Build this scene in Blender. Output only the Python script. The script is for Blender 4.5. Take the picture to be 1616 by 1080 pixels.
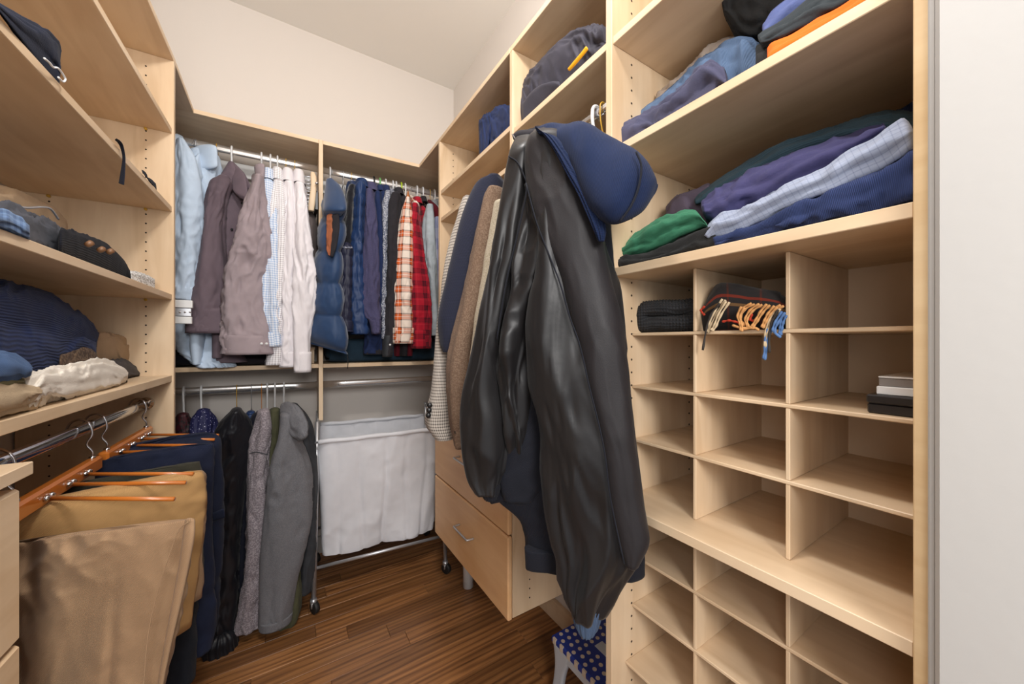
import bpy, bmesh, math, random
import numpy as np
from mathutils import Vector

# ---------------------------------------------------------------- camera, world, light, exposure
for o in list(bpy.data.objects): bpy.data.objects.remove(o)
S = bpy.context.scene; COL = S.collection
H = 1.24                       # eye height above the floor
FPX = 572.0; YAW = math.radians(32.5)
cd = bpy.data.cameras.new('camera'); cam = bpy.data.objects.new('camera', cd); COL.objects.link(cam)
cam.location = (0, 0, H); cam.rotation_euler = (math.pi/2, 0, -YAW)
cd.sensor_width = 36.0; cd.lens = FPX/1616*36; cd.clip_start = 0.02
S.camera = cam
w = bpy.data.worlds.new('world'); S.world = w; w.use_nodes = True
w.node_tree.nodes['Background'].inputs[0].default_value = (0.95, 0.97, 1.0, 1)
w.node_tree.nodes['Background'].inputs[1].default_value = 0.52
def area(name, loc, rot, sx, sy, e, col):
    l = bpy.data.lights.new(name, 'AREA'); l.shape = 'RECTANGLE'; l.size = sx; l.size_y = sy; l.energy = e; l.color = col
    o = bpy.data.objects.new(name, l); COL.objects.link(o); o.location = loc; o.rotation_euler = rot; return o
def lamp(name, loc, r, e, col):
    l = bpy.data.lights.new(name, 'POINT'); l.shadow_soft_size = r; l.energy = e; l.color = col
    o = bpy.data.objects.new(name, l); COL.objects.link(o); o.location = loc; return o
lamp('ceiling_light', (0.15, 0.44, H+1.32), 0.09, 27, (1.0, 0.97, 0.945))
def aim(o, t): o.rotation_euler = (Vector(t)-o.location).to_track_quat('-Z', 'Y').to_euler()
aim(area('bedroom_window', (-1.40, -0.70, H+0.45), (0, 0, 0), 0.7, 1.1, 6, (1.0, 0.985, 0.97)), (0.9, 0.3, H-0.05))
aim(area('frontal_fill', (-0.12, -1.1, H+0.55), (0, 0, 0), 0.6, 0.6, 19, (1.0, 0.975, 0.95)), (0.05, 1.2, H-0.5))  # added soft fill from behind the camera, stands for no actual lamp
vs = S.view_settings; vs.view_transform = 'Standard'; vs.look = 'None'; vs.gamma = 1; vs.exposure = 0.70
vs.use_curve_mapping = False

# ---------------------------------------------------------------- helpers
F = np.array([math.sin(YAW), math.cos(YAW), 0.]); R = np.array([math.cos(YAW), -math.sin(YAW), 0.]); UP = np.array([0, 0, 1.])
def ray(u, v): return F + (u-808)/FPX*R + (540-v)/FPX*UP
def P(u, v, d): return ray(u, v)*d + UP*H
def dY(u, Y): return Y/ray(u, 540)[1]
def dX(u, X): return X/ray(u, 540)[0]
def PX(u, v, X): return P(u, v, dX(u, X))
def PY(u, v, Y): return P(u, v, dY(u, Y))
A_ = np.array
def tag(o, label=None, cat=None, group=None, kind=None):
    if label: o['label'] = label
    if cat: o['category'] = cat
    if group: o['group'] = group
    if kind: o['kind'] = kind
    return o
def thing(name, label, cat, loc, group=None):
    o = bpy.data.objects.new(name, None); COL.objects.link(o); o.location = [float(c) for c in loc]
    o.empty_display_size = 0.05
    return tag(o, label, cat, group)
def wloc(o):
    l = np.zeros(3)
    while o is not None: l += np.array(o.location); o = o.parent
    return l
def mesh(name, V, Fc, mat, parent=None, smooth=True, uv=None, base=None):
    V = np.asarray(V, float)
    off = wloc(parent) if parent is not None else (np.asarray(base, float) if base is not None else np.array([V[:,0].mean(), V[:,1].mean(), V[:,2].min()]))
    me = bpy.data.meshes.new(name); me.from_pydata((V-off).tolist(), [], [tuple(int(i) for i in f) for f in Fc])
    if smooth: me.polygons.foreach_set('use_smooth', [True]*len(me.polygons))
    if uv is not None:
        l = me.uv_layers.new(name='uv'); idx = np.empty(len(me.loops), np.int32); me.loops.foreach_get('vertex_index', idx)
        l.data.foreach_set('uv', np.asarray(uv, np.float32)[idx].ravel())
    me.materials.append(mat); me.update()
    o = bpy.data.objects.new(name, me); COL.objects.link(o)
    if parent is not None: o.parent = parent
    else: o.location = off
    return o
class MB:
    def __init__(s): s.V = []; s.F = []
    def add(s, V, Fc):
        n = len(s.V); s.V += [tuple(map(float, v)) for v in V]; s.F += [tuple(i+n for i in f) for f in Fc]; return s
    def build(s, name, mat, parent=None, smooth=True, base=None, T=None):
        V = np.array(s.V)
        if T is not None: V = T(V)
        return mesh(name, V, s.F, mat, parent, smooth, None, base)
def boxg(x0, x1, y0, y1, z0, z1, c=0.0012):
    """box with small chamfered edges, flat shaded"""
    c = min(c, abs(x1-x0)/4, abs(y1-y0)/4, abs(z1-z0)/4)
    V = []; Fc = []; ix = {}
    for sx in (0, 1):
        for sy in (0, 1):
            for sz in (0, 1):
                p = [(x0, x1)[sx], (y0, y1)[sy], (z0, z1)[sz]]; s = [c*(1-2*sx), c*(1-2*sy), c*(1-2*sz)]
                for a in range(3):
                    q = [p[k] + (s[k] if k != a else 0) for k in range(3)]
                    ix[(sx, sy, sz, a)] = len(V); V.append(q)
    for a in range(3):
        b, d = (a+1) % 3, (a+2) % 3
        for s in (0, 1):
            k = []
            for (i, j) in ((0, 0), (1, 0), (1, 1), (0, 1)):
                t = [0, 0, 0]; t[a] = s; t[b] = i; t[d] = j; k.append(ix[(*t, a)])
            Fc.append(k if s else k[::-1])
        for i in (0, 1):           # chamfer along axis a
            for j in (0, 1):
                t0 = [0, 0, 0]; t0[b] = i; t0[d] = j; t1 = list(t0); t1[a] = 1
                q = [ix[(*t0, b)], ix[(*t1, b)], ix[(*t1, d)], ix[(*t0, d)]]
                Fc.append(q if (i ^ j) else q[::-1])
    for sx in (0, 1):
        for sy in (0, 1):
            for sz in (0, 1):
                q = [ix[(sx, sy, sz, a)] for a in range(3)]
                Fc.append(q if (sx+sy+sz) % 2 else q[::-1])
    return V, Fc
def box(name, x0, x1, y0, y1, z0, z1, mat, parent=None, c=0.0012, T=None, base=None):
    V, Fc = boxg(x0, x1, y0, y1, z0, z1, c); V = np.array(V)
    if T is not None: V = T(V)
    return mesh(name, V, Fc, mat, parent, False, None, base)
def tubeg(path, r, seg=10, caps=True, r2=None, squash=None):
    path = np.asarray(path, float); n = len(path); r = np.broadcast_to(np.asarray(r, float), (n,))
    T = np.gradient(path, axis=0); T /= np.linalg.norm(T, axis=1)[:, None] + 1e-12
    ref = np.array([0, 0, 1.]) if abs(T[:, 2]).mean() < 0.8 else np.array([1., 0, 0])
    V = []; Fc = []; th = np.linspace(0, 2*np.pi, seg, endpoint=False)
    u = np.cross(ref, T[0]); u /= np.linalg.norm(u)
    for i in range(n):
        u = u - T[i]*np.dot(u, T[i]); u /= np.linalg.norm(u); v = np.cross(T[i], u)
        k = (squash or 1.0)
        V += list(path[i] + r[i]*(np.cos(th)[:, None]*u + k*np.sin(th)[:, None]*v))
    for i in range(n-1):
        for j in range(seg):
            a = i*seg+j; b = i*seg+(j+1) % seg
            Fc.append((a, b, b+seg, a+seg))
    if caps: Fc.append(tuple(range(seg))[::-1]); Fc.append(tuple(range((n-1)*seg, n*seg)))
    return V, Fc
def smooth_path(pts, n=24):
    pts = np.asarray(pts, float); m = len(pts)
    if m < 3: return np.array([pts[0] + (pts[-1]-pts[0])*t for t in np.linspace(0, 1, max(2, n))])
    ext = np.vstack([2*pts[0]-pts[1], pts, 2*pts[-1]-pts[-2]]); out = []
    for t in np.linspace(0, m-1, n):
        i = min(int(t), m-2); f = t-i; p0, p1, p2, p3 = ext[i:i+4]
        out.append(0.5*((2*p1)+(-p0+p2)*f+(2*p0-5*p1+4*p2-p3)*f*f+(-p0+3*p1-3*p2+p3)*f**3))
    return np.array(out)
def tube(name, path, r, mat, parent=None, seg=10, smooth_n=None, squash=None):
    if smooth_n: path = smooth_path(path, smooth_n)
    V, Fc = tubeg(path, r, seg, squash=squash); return mesh(name, V, Fc, mat, parent)
class Noise:
    def __init__(s, seed, freq, n=20):
        g = np.random.default_rng(seed); K = g.normal(size=(n, 3)); K /= np.linalg.norm(K, axis=1)[:, None]
        s.K = K*g.uniform(0.6, 1.5, (n, 1))*np.asarray(freq, float)*2*np.pi; s.p = g.uniform(0, 6.28, n); s.n = n
    def __call__(s, X): return np.sin(X @ s.K.T + s.p).sum(1)*math.sqrt(2/s.n)*0.6
def cr(arr, n):
    return smooth_path(arr, n)
def loftg(rows, m=36, n=None, p=2.4, folds=(), wr=0.0, wf=(9, 9, 4), cap0='round', cap1='round', seed=1, res=0.009, ridge=0.65, modl=None, capk=0.6, top_damp=0.0):
    """closed lofted cloth form: rows = (centre, half vector A, half vector B); folds = (k, amp, phase, drift per metre)"""
    C0 = np.array([r[0] for r in rows], float); Aa = np.array([r[1] for r in rows], float); Ba = np.array([r[2] for r in rows], float)
    L = np.linalg.norm(np.diff(C0, axis=0), axis=1).sum()
    if n is None: n = int(np.clip(L/res, 10, 110))
    if len(rows) > 2: C, A, B = cr(C0, n), cr(Aa, n), cr(Ba, n)
    else:
        t = np.linspace(0, 1, n)[:, None]; C = C0[0]+(C0[1]-C0[0])*t; A = Aa[0]+(Aa[1]-Aa[0])*t; B = Ba[0]+(Ba[1]-Ba[0])*t
    sl = np.concatenate([[0], np.cumsum(np.linalg.norm(np.diff(C, axis=0), axis=1))])
    t_ = np.linspace(0, 2*np.pi, 6001); am = np.linalg.norm(A, axis=1).mean(); bm = np.linalg.norm(B, axis=1).mean()
    ex_ = np.sign(np.cos(t_))*np.abs(np.cos(t_))**(2/p); ey_ = np.sign(np.sin(t_))*np.abs(np.sin(t_))**(2/p)
    arc = np.concatenate([[0], np.cumsum(np.hypot(np.diff(ex_)*am, np.diff(ey_)*bm))]); per0 = arc[-1]
    q_ = np.arange(m)/m*per0; cx = np.interp(q_, arc, ex_); sy = np.interp(q_, arc, ey_)
    th = q_/per0*2*np.pi; global CXN; CXN = cx
    X = C[:, None, :] + A[:, None, :]*cx[None, :, None] + B[:, None, :]*sy[None, :, None]
    la = np.linalg.norm(A, axis=1)+1e-9; lb = np.linalg.norm(B, axis=1)+1e-9
    N = (A/la[:, None]**2*1)[:, None, :]*cx[None, :, None]*1.0 + (B/lb[:, None]**2)[:, None, :]*sy[None, :, None]
    N /= np.linalg.norm(N, axis=2)[:, :, None]+1e-9
    D = np.zeros((n, m)); s_ = sl[:, None]; ramp = np.ones((n, 1))
    if top_damp > 0: ramp = np.clip(s_/top_damp, 0.15, 1)
    for (k, a, ph, dr) in folds: D += a*np.cos(k*th[None, :]+ph+dr*s_)*ramp
    if wr > 0:
        rho = per0/(2*np.pi); f = np.asarray(wf, float)
        Q = np.stack([np.broadcast_to(rho*np.cos(th)[None, :], (n, m)), np.broadcast_to(rho*np.sin(th)[None, :], (n, m)), np.broadcast_to(s_, (n, m))], 2).reshape(-1, 3)
        n1 = Noise(seed, f); n2 = Noise(seed+7, f*2.2); n3 = Noise(seed+13, f*0.6); n4 = Noise(seed+17, (3, 3, 3))
        Qw = Q + 0.015*np.stack([n3(Q), n3(Q+3.1), n3(Q+7.7)], 1)
        a1 = n1(Qw); a2 = n2(Qw); env = np.clip(0.75+0.5*n4(Q), 0.25, 1.4)
        w_ = (1-ridge)*(a1+0.4*a2) + ridge*(1.0*(0.9-1.7*np.abs(a1)**0.75) + 0.45*(0.9-1.7*np.abs(a2)**0.8))
        D += wr*(w_*env).reshape(n, m)*ramp
    if modl is not None: D += modl(sl[:, None]/max(sl[-1], 1e-6), th[None, :], sl[:, None])
    lim = 0.85*np.minimum(la, lb)[:, None]; D = np.clip(D, -lim, None)
    X = X + N*D[:, :, None]
    per = np.linalg.norm(np.diff(np.concatenate([X, X[:, :1]], 1), axis=1), axis=2).sum(1).mean()
    uv = np.stack([np.broadcast_to((th/(2*np.pi)-0.5)[None, :]*per, (n, m)), np.broadcast_to(s_, (n, m))], 2)
    rings = [X[i] for i in range(n)]; uvs = [uv[i] for i in range(n)]
    def cap(kind, i, j):
        c = X[i].mean(0); t = C[i]-C[j]; t = t/(np.linalg.norm(t)+1e-9); rr = min(la[i], lb[i])*capk; out = []
        if kind == 'round':
            for k, sc in ((0.45, 0.9), (0.8, 0.62), (0.98, 0.3)): out.append(c + (X[i]-c)*sc + t*rr*k)
        elif kind == 'hollow':
            out.append(c + (X[i]-c)*0.9); out.append(c + (X[i]-c)*0.8 - t*0.03); out.append(c + (X[i]-c)*0.3 - t*0.035)
        elif kind == 'flat':
            out.append(c + (X[i]-c)*0.96+t*0.0008); out.append(c + (X[i]-c)*0.4+t*0.0008)
        return out
    if cap0 != 'open':
        e = cap(cap0, 0, 1); rings = e[::-1]+rings; uvs = [uv[0]]*len(e)+uvs
    if cap1 != 'open':
        e = cap(cap1, n-1, n-2); rings += e; uvs += [uv[-1]]*len(e)
    V = np.concatenate(rings); UVs = np.concatenate(uvs); k = len(rings); Fc = []
    jj = np.arange(m); jn = (jj+1) % m
    for i in range(k-1):
        Fc.append(np.stack([i*m+jj, i*m+jn, (i+1)*m+jn, (i+1)*m+jj], 1))
    Fc = np.concatenate(Fc)
    # orientation
    tri = V[Fc]; vol = np.einsum('ij,ij->i', tri[:, 0], np.cross(tri[:, 1], tri[:, 2])).sum() + np.einsum('ij,ij->i', tri[:, 0], np.cross(tri[:, 2], tri[:, 3])).sum()
    Fl = Fc.tolist()
    if cap0 != 'open': Fl.append(list(range(m))[::-1])
    if cap1 != 'open': Fl.append(list(range((k-1)*m, k*m)))
    c0 = V.mean(0); tri = V[Fc]-c0
    vol = np.einsum('ij,ij->i', tri[:, 0], np.cross(tri[:, 1], tri[:, 2])).sum() + np.einsum('ij,ij->i', tri[:, 0], np.cross(tri[:, 2], tri[:, 3])).sum()
    if vol < 0: Fl = [f[::-1] for f in Fl]
    return V, Fl, UVs
def settle(V, m, zs):
    """let the lower half of every ring of a cloth form come to rest on the shelf at height zs"""
    V = V.copy()
    for i in range(len(V)//m):
        r = V[i*m:(i+1)*m]; z = r[:, 2]; zc = z.mean(); zm = z.min()
        if zc <= zs+0.002: r[:, 2] = z+(zs+0.004-zc); z = r[:, 2]; zc = z.mean(); zm = z.min()
        k = z < zc
        if zc-zm > 1e-6: z[k] = zc-(zc-z[k])*(zc-zs)/(zc-zm)
    return V
def loft(name, rows, mat, parent=None, rest=None, **k):
    V, Fc, uv = loftg(rows, **k)
    if rest is not None: V = settle(V, k.get('m', 36), rest)
    return mesh(name, V, Fc, mat, parent, True, uv)
def sil(rows, d, th, off=0.0):
    """silhouette rows (v, uL, uR[, depth offset[, thickness]]) seen at distance d -> loft rows"""
    out = []
    for r in rows:
        v, a, b = r[:3]; u = (a+b)/2; dd = (d(u) if callable(d) else d) - off + (r[3] if len(r) > 3 else 0); t = r[4] if len(r) > 4 else th
        fw = ray(u, 540); fw = fw/np.linalg.norm(fw); rt = np.array([fw[1], -fw[0], 0])
        out.append((P(u, v, dd), rt*((b-a)/2/FPX*dd), fw*t))
    return out
def cross(rows, d, th):
    """rows given by two pixel ends (u1,v1,u2,v2[,depth offset[,thickness]]) of each cross section"""
    out = []
    for r in rows:
        dd = (d((r[0]+r[2])/2) if callable(d) else d) + (r[4] if len(r) > 4 else 0); t = r[5] if len(r) > 5 else th
        p, q = P(r[0], r[1], dd), P(r[2], r[3], dd); fw = (p+q)/2-A_([0, 0, H]); fw /= np.linalg.norm(fw)
        out.append(((p+q)/2, (q-p)/2, fw*t))
    return out
# ---------------------------------------------------------------- materials
def lin(c):
    c = [x/255 for x in c]; return tuple((x/12.92 if x <= 0.04045 else ((x+0.055)/1.055)**2.4) for x in c)+(1,)
def nt(name):
    m = bpy.data.materials.new(name); m.use_nodes = True; t = m.node_tree; b = t.nodes['Principled BSDF']; return m, t, b
def nd(t, typ, **k):
    n = t.nodes.new(typ)
    for a, v in k.items():
        if hasattr(n, a): setattr(n, a, v)
        else: n.inputs[a].default_value = v
    return n
def mixc(t, fac, a, b, mode='MIX'):
    n = t.nodes.new('ShaderNodeMix'); n.data_type = 'RGBA'; n.blend_type = mode
    for s, x in (('Factor', fac), ('A', a), ('B', b)):
        i = [q for q in n.inputs if q.name == s and q.type == ('VALUE' if s == 'Factor' else 'RGBA')][0]
        if isinstance(x, (int, float, tuple)): i.default_value = x
        else: t.links.new(x, i)
    return [q for q in n.outputs if q.type == 'RGBA'][0]
def ramp(t, src, stops, interp='LINEAR'):
    n = t.nodes.new('ShaderNodeValToRGB'); n.color_ramp.interpolation = interp; e = n.color_ramp.elements
    while len(e) > 1: e.remove(e[-1])
    e[0].position = stops[0][0]; e[0].color = stops[0][1]
    for p, c in stops[1:]: x = e.new(p); x.color = c
    t.links.new(src, n.inputs[0]); return n.outputs[0]
def bump(t, b, h, strength=0.3, dist=0.002):
    n = nd(t, 'ShaderNodeBump'); n.inputs['Strength'].default_value = strength; n.inputs['Distance'].default_value = dist
    t.links.new(h, n.inputs['Height']); t.links.new(n.outputs[0], b.inputs['Normal']); return n
def plain(name, rgb, rough=0.5, metal=0.0, spec=0.5, coat=0.0):
    m, t, b = nt(name); b.inputs['Base Color'].default_value = lin(rgb); b.inputs['Roughness'].default_value = rough
    b.inputs['Metallic'].default_value = metal; b.inputs['Specular IOR Level'].default_value = spec; b.inputs['Coat Weight'].default_value = coat
    tc = nd(t, 'ShaderNodeTexCoord'); n = nd(t, 'ShaderNodeTexNoise'); n.inputs['Scale'].default_value = 14; n.inputs['Detail'].default_value = 3
    t.links.new(tc.outputs['Object'], n.inputs['Vector'])
    c = lin(rgb); d = tuple(x*0.9 for x in c[:3])+(1,)
    t.links.new(mixc(t, n.outputs['Fac'], d, c), b.inputs['Base Color'])
    return m
def maple(name, sc, lo=(204, 174, 138), hi=(224, 198, 165)):
    m, t, b = nt(name); tc = nd(t, 'ShaderNodeTexCoord'); mp = nd(t, 'ShaderNodeMapping'); mp.inputs['Scale'].default_value = sc
    oi = nd(t, 'ShaderNodeObjectInfo'); va = nd(t, 'ShaderNodeVectorMath', operation='ADD')
    mu = nd(t, 'ShaderNodeMath', operation='MULTIPLY'); mu.inputs[1].default_value = 17.0
    t.links.new(oi.outputs['Random'], mu.inputs[0]); t.links.new(tc.outputs['Object'], mp.inputs['Vector'])
    t.links.new(mp.outputs[0], va.inputs[0]); t.links.new(mu.outputs[0], va.inputs[1])
    n = nd(t, 'ShaderNodeTexNoise'); n.inputs['Scale'].default_value = 1.0; n.inputs['Detail'].default_value = 6; n.inputs['Roughness'].default_value = 0.5; n.inputs['Distortion'].default_value = 0.6
    t.links.new(va.outputs[0], n.inputs['Vector'])
    n2 = nd(t, 'ShaderNodeTexNoise'); n2.inputs['Scale'].default_value = 4.0; n2.inputs['Detail'].default_value = 3
    t.links.new(tc.outputs['Object'], n2.inputs['Vector'])
    c1 = ramp(t, n.outputs['Fac'], [(0.3, lin(lo)), (0.62, lin(hi))])
    c2 = mixc(t, 0.25, c1, ramp(t, n2.outputs['Fac'], [(0.35, lin((206, 174, 136))), (0.65, lin((238, 218, 190)))]))
    t.links.new(c2, b.inputs['Base Color']); b.inputs['Roughness'].default_value = 0.42; b.inputs['Specular IOR Level'].default_value = 0.35
    bump(t, b, n.outputs['Fac'], 0.04, 0.001); return m
M = {}
M['wx'] = maple('maple_grain_along_x', (2.6, 22, 22)); M['wy'] = maple('maple_grain_along_y', (22, 2.6, 22)); M['wz'] = maple('maple_grain_upright', (22, 22, 2.6))
M['wdrawer'] = maple('maple_drawer_front', (22, 2.6, 22), (226, 170, 114), (238, 188, 132))
M['edge'] = maple('maple_edge_band', (30, 3, 30), (224, 190, 140), (238, 208, 160))
def paint(name, rgb, rough=0.7, bs=0.08, sc=160):
    m, t, b = nt(name); b.inputs['Base Color'].default_value = lin(rgb); b.inputs['Roughness'].default_value = rough
    tc = nd(t, 'ShaderNodeTexCoord'); n = nd(t, 'ShaderNodeTexNoise'); n.inputs['Scale'].default_value = sc; n.inputs['Detail'].default_value = 4
    t.links.new(tc.outputs['Object'], n.inputs['Vector']); bump(t, b, n.outputs['Fac'], bs, 0.002); return m
M['wall'] = paint('warm_white_wall_paint', (217, 210, 203)); M['ceil'] = paint('ceiling_paint', (232, 230, 226)); M['trim'] = paint('white_trim_paint', (184, 182, 179), 0.4, 0.12, 60)
def oak():
    m, t, b = nt('dark_stained_oak'); tc = nd(t, 'ShaderNodeTexCoord'); oi = nd(t, 'ShaderNodeObjectInfo')
    mp = nd(t, 'ShaderNodeMapping'); mp.inputs['Scale'].default_value = (1.6, 22, 22); t.links.new(tc.outputs['Object'], mp.inputs['Vector'])
    mu = nd(t, 'ShaderNodeMath', operation='MULTIPLY'); mu.inputs[1].default_value = 31.0; t.links.new(oi.outputs['Random'], mu.inputs[0])
    va = nd(t, 'ShaderNodeVectorMath', operation='ADD'); t.links.new(mp.outputs[0], va.inputs[0]); t.links.new(mu.outputs[0], va.inputs[1])
    n = nd(t, 'ShaderNodeTexNoise'); n.inputs['Scale'].default_value = 1.0; n.inputs['Detail'].default_value = 5; n.inputs['Distortion'].default_value = 1.3; t.links.new(va.outputs[0], n.inputs['Vector'])
    w_ = nd(t, 'ShaderNodeTexWave', bands_direction='Y'); w_.inputs['Scale'].default_value = 0.55; w_.inputs['Distortion'].default_value = 9.0; w_.inputs['Detail'].default_value = 3; w_.inputs['Detail Scale'].default_value = 1.2
    t.links.new(va.outputs[0], w_.inputs['Vector'])
    mp2 = nd(t, 'ShaderNodeMapping'); mp2.inputs['Scale'].default_value = (6, 190, 190); t.links.new(tc.outputs['Object'], mp2.inputs['Vector'])
    n2 = nd(t, 'ShaderNodeTexNoise'); n2.inputs['Scale'].default_value = 1.0; n2.inputs['Detail'].default_value = 2; t.links.new(mp2.outputs[0], n2.inputs['Vector'])
    c1 = ramp(t, n.outputs['Fac'], [(0.28, lin((88, 56, 34))), (0.5, lin((140, 95, 57))), (0.72, lin((172, 123, 77)))])
    c2 = mixc(t, 0.5, c1, ramp(t, w_.outputs['Fac'], [(0.0, lin((84, 54, 32))), (0.3, lin((136, 92, 54))), (1.0, lin((164, 117, 72)))]), 'MIX')
    c3 = mixc(t, 0.36, c2, ramp(t, n2.outputs['Fac'], [(0.38, (0.42, 0.36, 0.32, 1)), (0.56, (1, 1, 1, 1))]), 'MULTIPLY')
    c4 = mixc(t, 1.0, c3, ramp(t, oi.outputs['Random'], [(0, (0.7, 0.66, 0.62, 1)), (0.5, (1.05, 1.03, 1, 1)), (1, (1.4, 1.36, 1.3, 1))]), 'MULTIPLY')
    t.links.new(c4, b.inputs['Base Color']); b.inputs['Roughness'].default_value = 0.36; b.inputs['Coat Weight'].default_value = 0.15; b.inputs['Coat Roughness'].default_value = 0.25
    bump(t, b, n2.outputs['Fac'], 0.12, 0.001); return m
M['oak'] = oak()
M['gap'] = plain('floor_underlay_dark', (30, 18, 12), 0.9)
M['rod'] = plain('satin_chrome_rod', (236, 234, 232), 0.24, 0.85); M['chrome'] = plain('polished_chrome', (215, 215, 218), 0.12, 1.0); M['steel'] = plain('brushed_steel', (200, 202, 206), 0.35, 0.75)
M['hole'] = plain('pin_hole_dark', (38, 24, 16), 0.9); M['black'] = plain('black_plastic', (22, 22, 24), 0.35); M['white'] = plain('white_plastic', (236, 236, 236), 0.35)
M['yellow'] = plain('gold_wire', (214, 168, 60), 0.35); M['lime'] = plain('lime_plastic', (196, 226, 50), 0.4); M['green'] = plain('mint_plastic', (120, 190, 110), 0.4)
M['orange'] = plain('orange_hook', (220, 140, 50), 0.4); M['beech'] = plain('orange_varnished_wood', (196, 112, 42), 0.28, 0, 0.5, 0.4)
M['grey'] = plain('grey_plastic', (190, 196, 204), 0.4); M['rubber'] = plain('dark_rubber', (28, 26, 26), 0.6)
M['white_metal'] = plain('white_coated_metal', (228, 228, 226), 0.35)
def fab(name, rgb, rough=0.85, weave='plain', var=0.16, sc=1.0, sheen=0.03, bs=0.35, rgb2=None, spec=0.25):
    """cloth: colour with soft wear variation and a fine weave relief; the uv is in metres"""
    m, t, b = nt(name); tc = nd(t, 'ShaderNodeTexCoord')
    n = nd(t, 'ShaderNodeTexNoise'); n.inputs['Scale'].default_value = 22; n.inputs['Detail'].default_value = 5; t.links.new(tc.outputs['Object'], n.inputs['Vector'])
    c = lin(rgb); lo = tuple(x*(1-var) for x in c[:3])+(1,); hi = tuple(min(1, x*(1+var)) for x in c[:3])+(1,)
    col = ramp(t, n.outputs['Fac'], [(0.3, lo), (0.7, hi)])
    fine = nd(t, 'ShaderNodeTexNoise'); fine.inputs['Scale'].default_value = 420*sc; fine.inputs['Detail'].default_value = 2; t.links.new(tc.outputs['Object'], fine.inputs['Vector']); h = fine.outputs['Fac']
    uvv = tc.outputs['UV']
    if weave in ('twill', 'knit', 'cord', 'rib'):
        wv = nd(t, 'ShaderNodeTexWave', bands_direction={'twill': 'DIAGONAL', 'knit': 'Y', 'cord': 'X', 'rib': 'X'}[weave])
        wv.inputs['Scale'].default_value = {'twill': 170, 'knit': 75, 'cord': 62, 'rib': 50}[weave]*sc; wv.inputs['Distortion'].default_value = 1.2 if weave != 'cord' else 0.6; wv.inputs['Detail'].default_value = 1
        t.links.new(uvv, wv.inputs['Vector']); h = wv.outputs['Fac']
        if weave in ('cord', 'knit', 'rib'): col = mixc(t, 0.4, col, ramp(t, h, [(0.2, (0.35, 0.35, 0.38, 1)), (0.7, (1.15, 1.15, 1.15, 1))]), 'MULTIPLY')
    if weave == 'heather' or rgb2:
        fn = nd(t, 'ShaderNodeTexNoise'); fn.inputs['Scale'].default_value = 300*sc; fn.inputs['Detail'].default_value = 3; t.links.new(tc.outputs['Object'], fn.inputs['Vector'])
        c2 = lin(rgb2 or [min(255, int(x*1.5)+20) for x in rgb]); col = mixc(t, ramp(t, fn.outputs['Fac'], [(0.46, (0, 0, 0, 1)), (0.58, (1, 1, 1, 1))]), col, c2)
    t.links.new(col, b.inputs['Base Color']); b.inputs['Roughness'].default_value = rough; b.inputs['Specular IOR Level'].default_value = spec
    b.inputs['Sheen Weight'].default_value = sheen; b.inputs['Sheen Roughness'].default_value = 0.52
    bump(t, b, h, bs, 0.0015); return m
def satin(name, rgb, rough=0.32):
    m, t, b = nt(name); tc = nd(t, 'ShaderNodeTexCoord'); n = nd(t, 'ShaderNodeTexNoise'); n.inputs['Scale'].default_value = 9; n.inputs['Detail'].default_value = 4; n.inputs['Distortion'].default_value = 0.8
    t.links.new(tc.outputs['Object'], n.inputs['Vector']); c = lin(rgb)
    t.links.new(mixc(t, n.outputs['Fac'], tuple(x*0.75 for x in c[:3])+(1,), c), b.inputs['Base Color'])
    b.inputs['Roughness'].default_value = rough; b.inputs['Specular IOR Level'].default_value = 0.36; b.inputs['Sheen Weight'].default_value = 0.06; b.inputs['Anisotropic'].default_value = 0.4
    n2 = nd(t, 'ShaderNodeTexNoise'); n2.inputs['Scale'].default_value = 60; n2.inputs['Detail'].default_value = 3; t.links.new(tc.outputs['Object'], n2.inputs['Vector'])
    bump(t, b, n2.outputs['Fac'], 0.12, 0.002); return m
def plaid(name, fu, fv, su, sv, rough=0.85, mix=0.5, mode='MIX', nscale=0.0):
    """tartan / check from the uv: su, sv = colour stops over one repeat"""
    m, t, b = nt(name); tc = nd(t, 'ShaderNodeTexCoord'); sp = nd(t, 'ShaderNodeSeparateXYZ'); t.links.new(tc.outputs['UV'], sp.inputs[0]); cs = []
    for k, fr, st in ((0, fu, su), (1, fv, sv)):
        a = nd(t, 'ShaderNodeMath', operation='MULTIPLY'); a.inputs[1].default_value = fr; t.links.new(sp.outputs[k], a.inputs[0])
        f = nd(t, 'ShaderNodeMath', operation='FRACT'); t.links.new(a.outputs[0], f.inputs[0])
        cs.append(ramp(t, f.outputs[0], [(p_, lin(c)) for p_, c in st], 'CONSTANT'))
    col = mixc(t, mix, cs[0], cs[1], mode); t.links.new(col, b.inputs['Base Color']); b.inputs['Roughness'].default_value = rough; b.inputs['Specular IOR Level'].default_value = 0.2; b.inputs['Sheen Weight'].default_value = 0.1
    n2 = nd(t, 'ShaderNodeTexNoise'); n2.inputs['Scale'].default_value = 400; t.links.new(tc.outputs['Object'], n2.inputs['Vector']); bump(t, b, n2.outputs['Fac'], 0.2, 0.001); return m
def dots(name, base, dot, sc, thr=0.32):
    m, t, b = nt(name); tc = nd(t, 'ShaderNodeTexCoord'); v = nd(t, 'ShaderNodeTexVoronoi'); v.inputs['Scale'].default_value = sc; t.links.new(tc.outputs['Object'], v.inputs['Vector'])
    t.links.new(ramp(t, v.outputs['Distance'], [(0, lin(dot)), (thr, lin(base))], 'CONSTANT'), b.inputs['Base Color']); b.inputs['Roughness'].default_value = 0.6; return m
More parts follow.
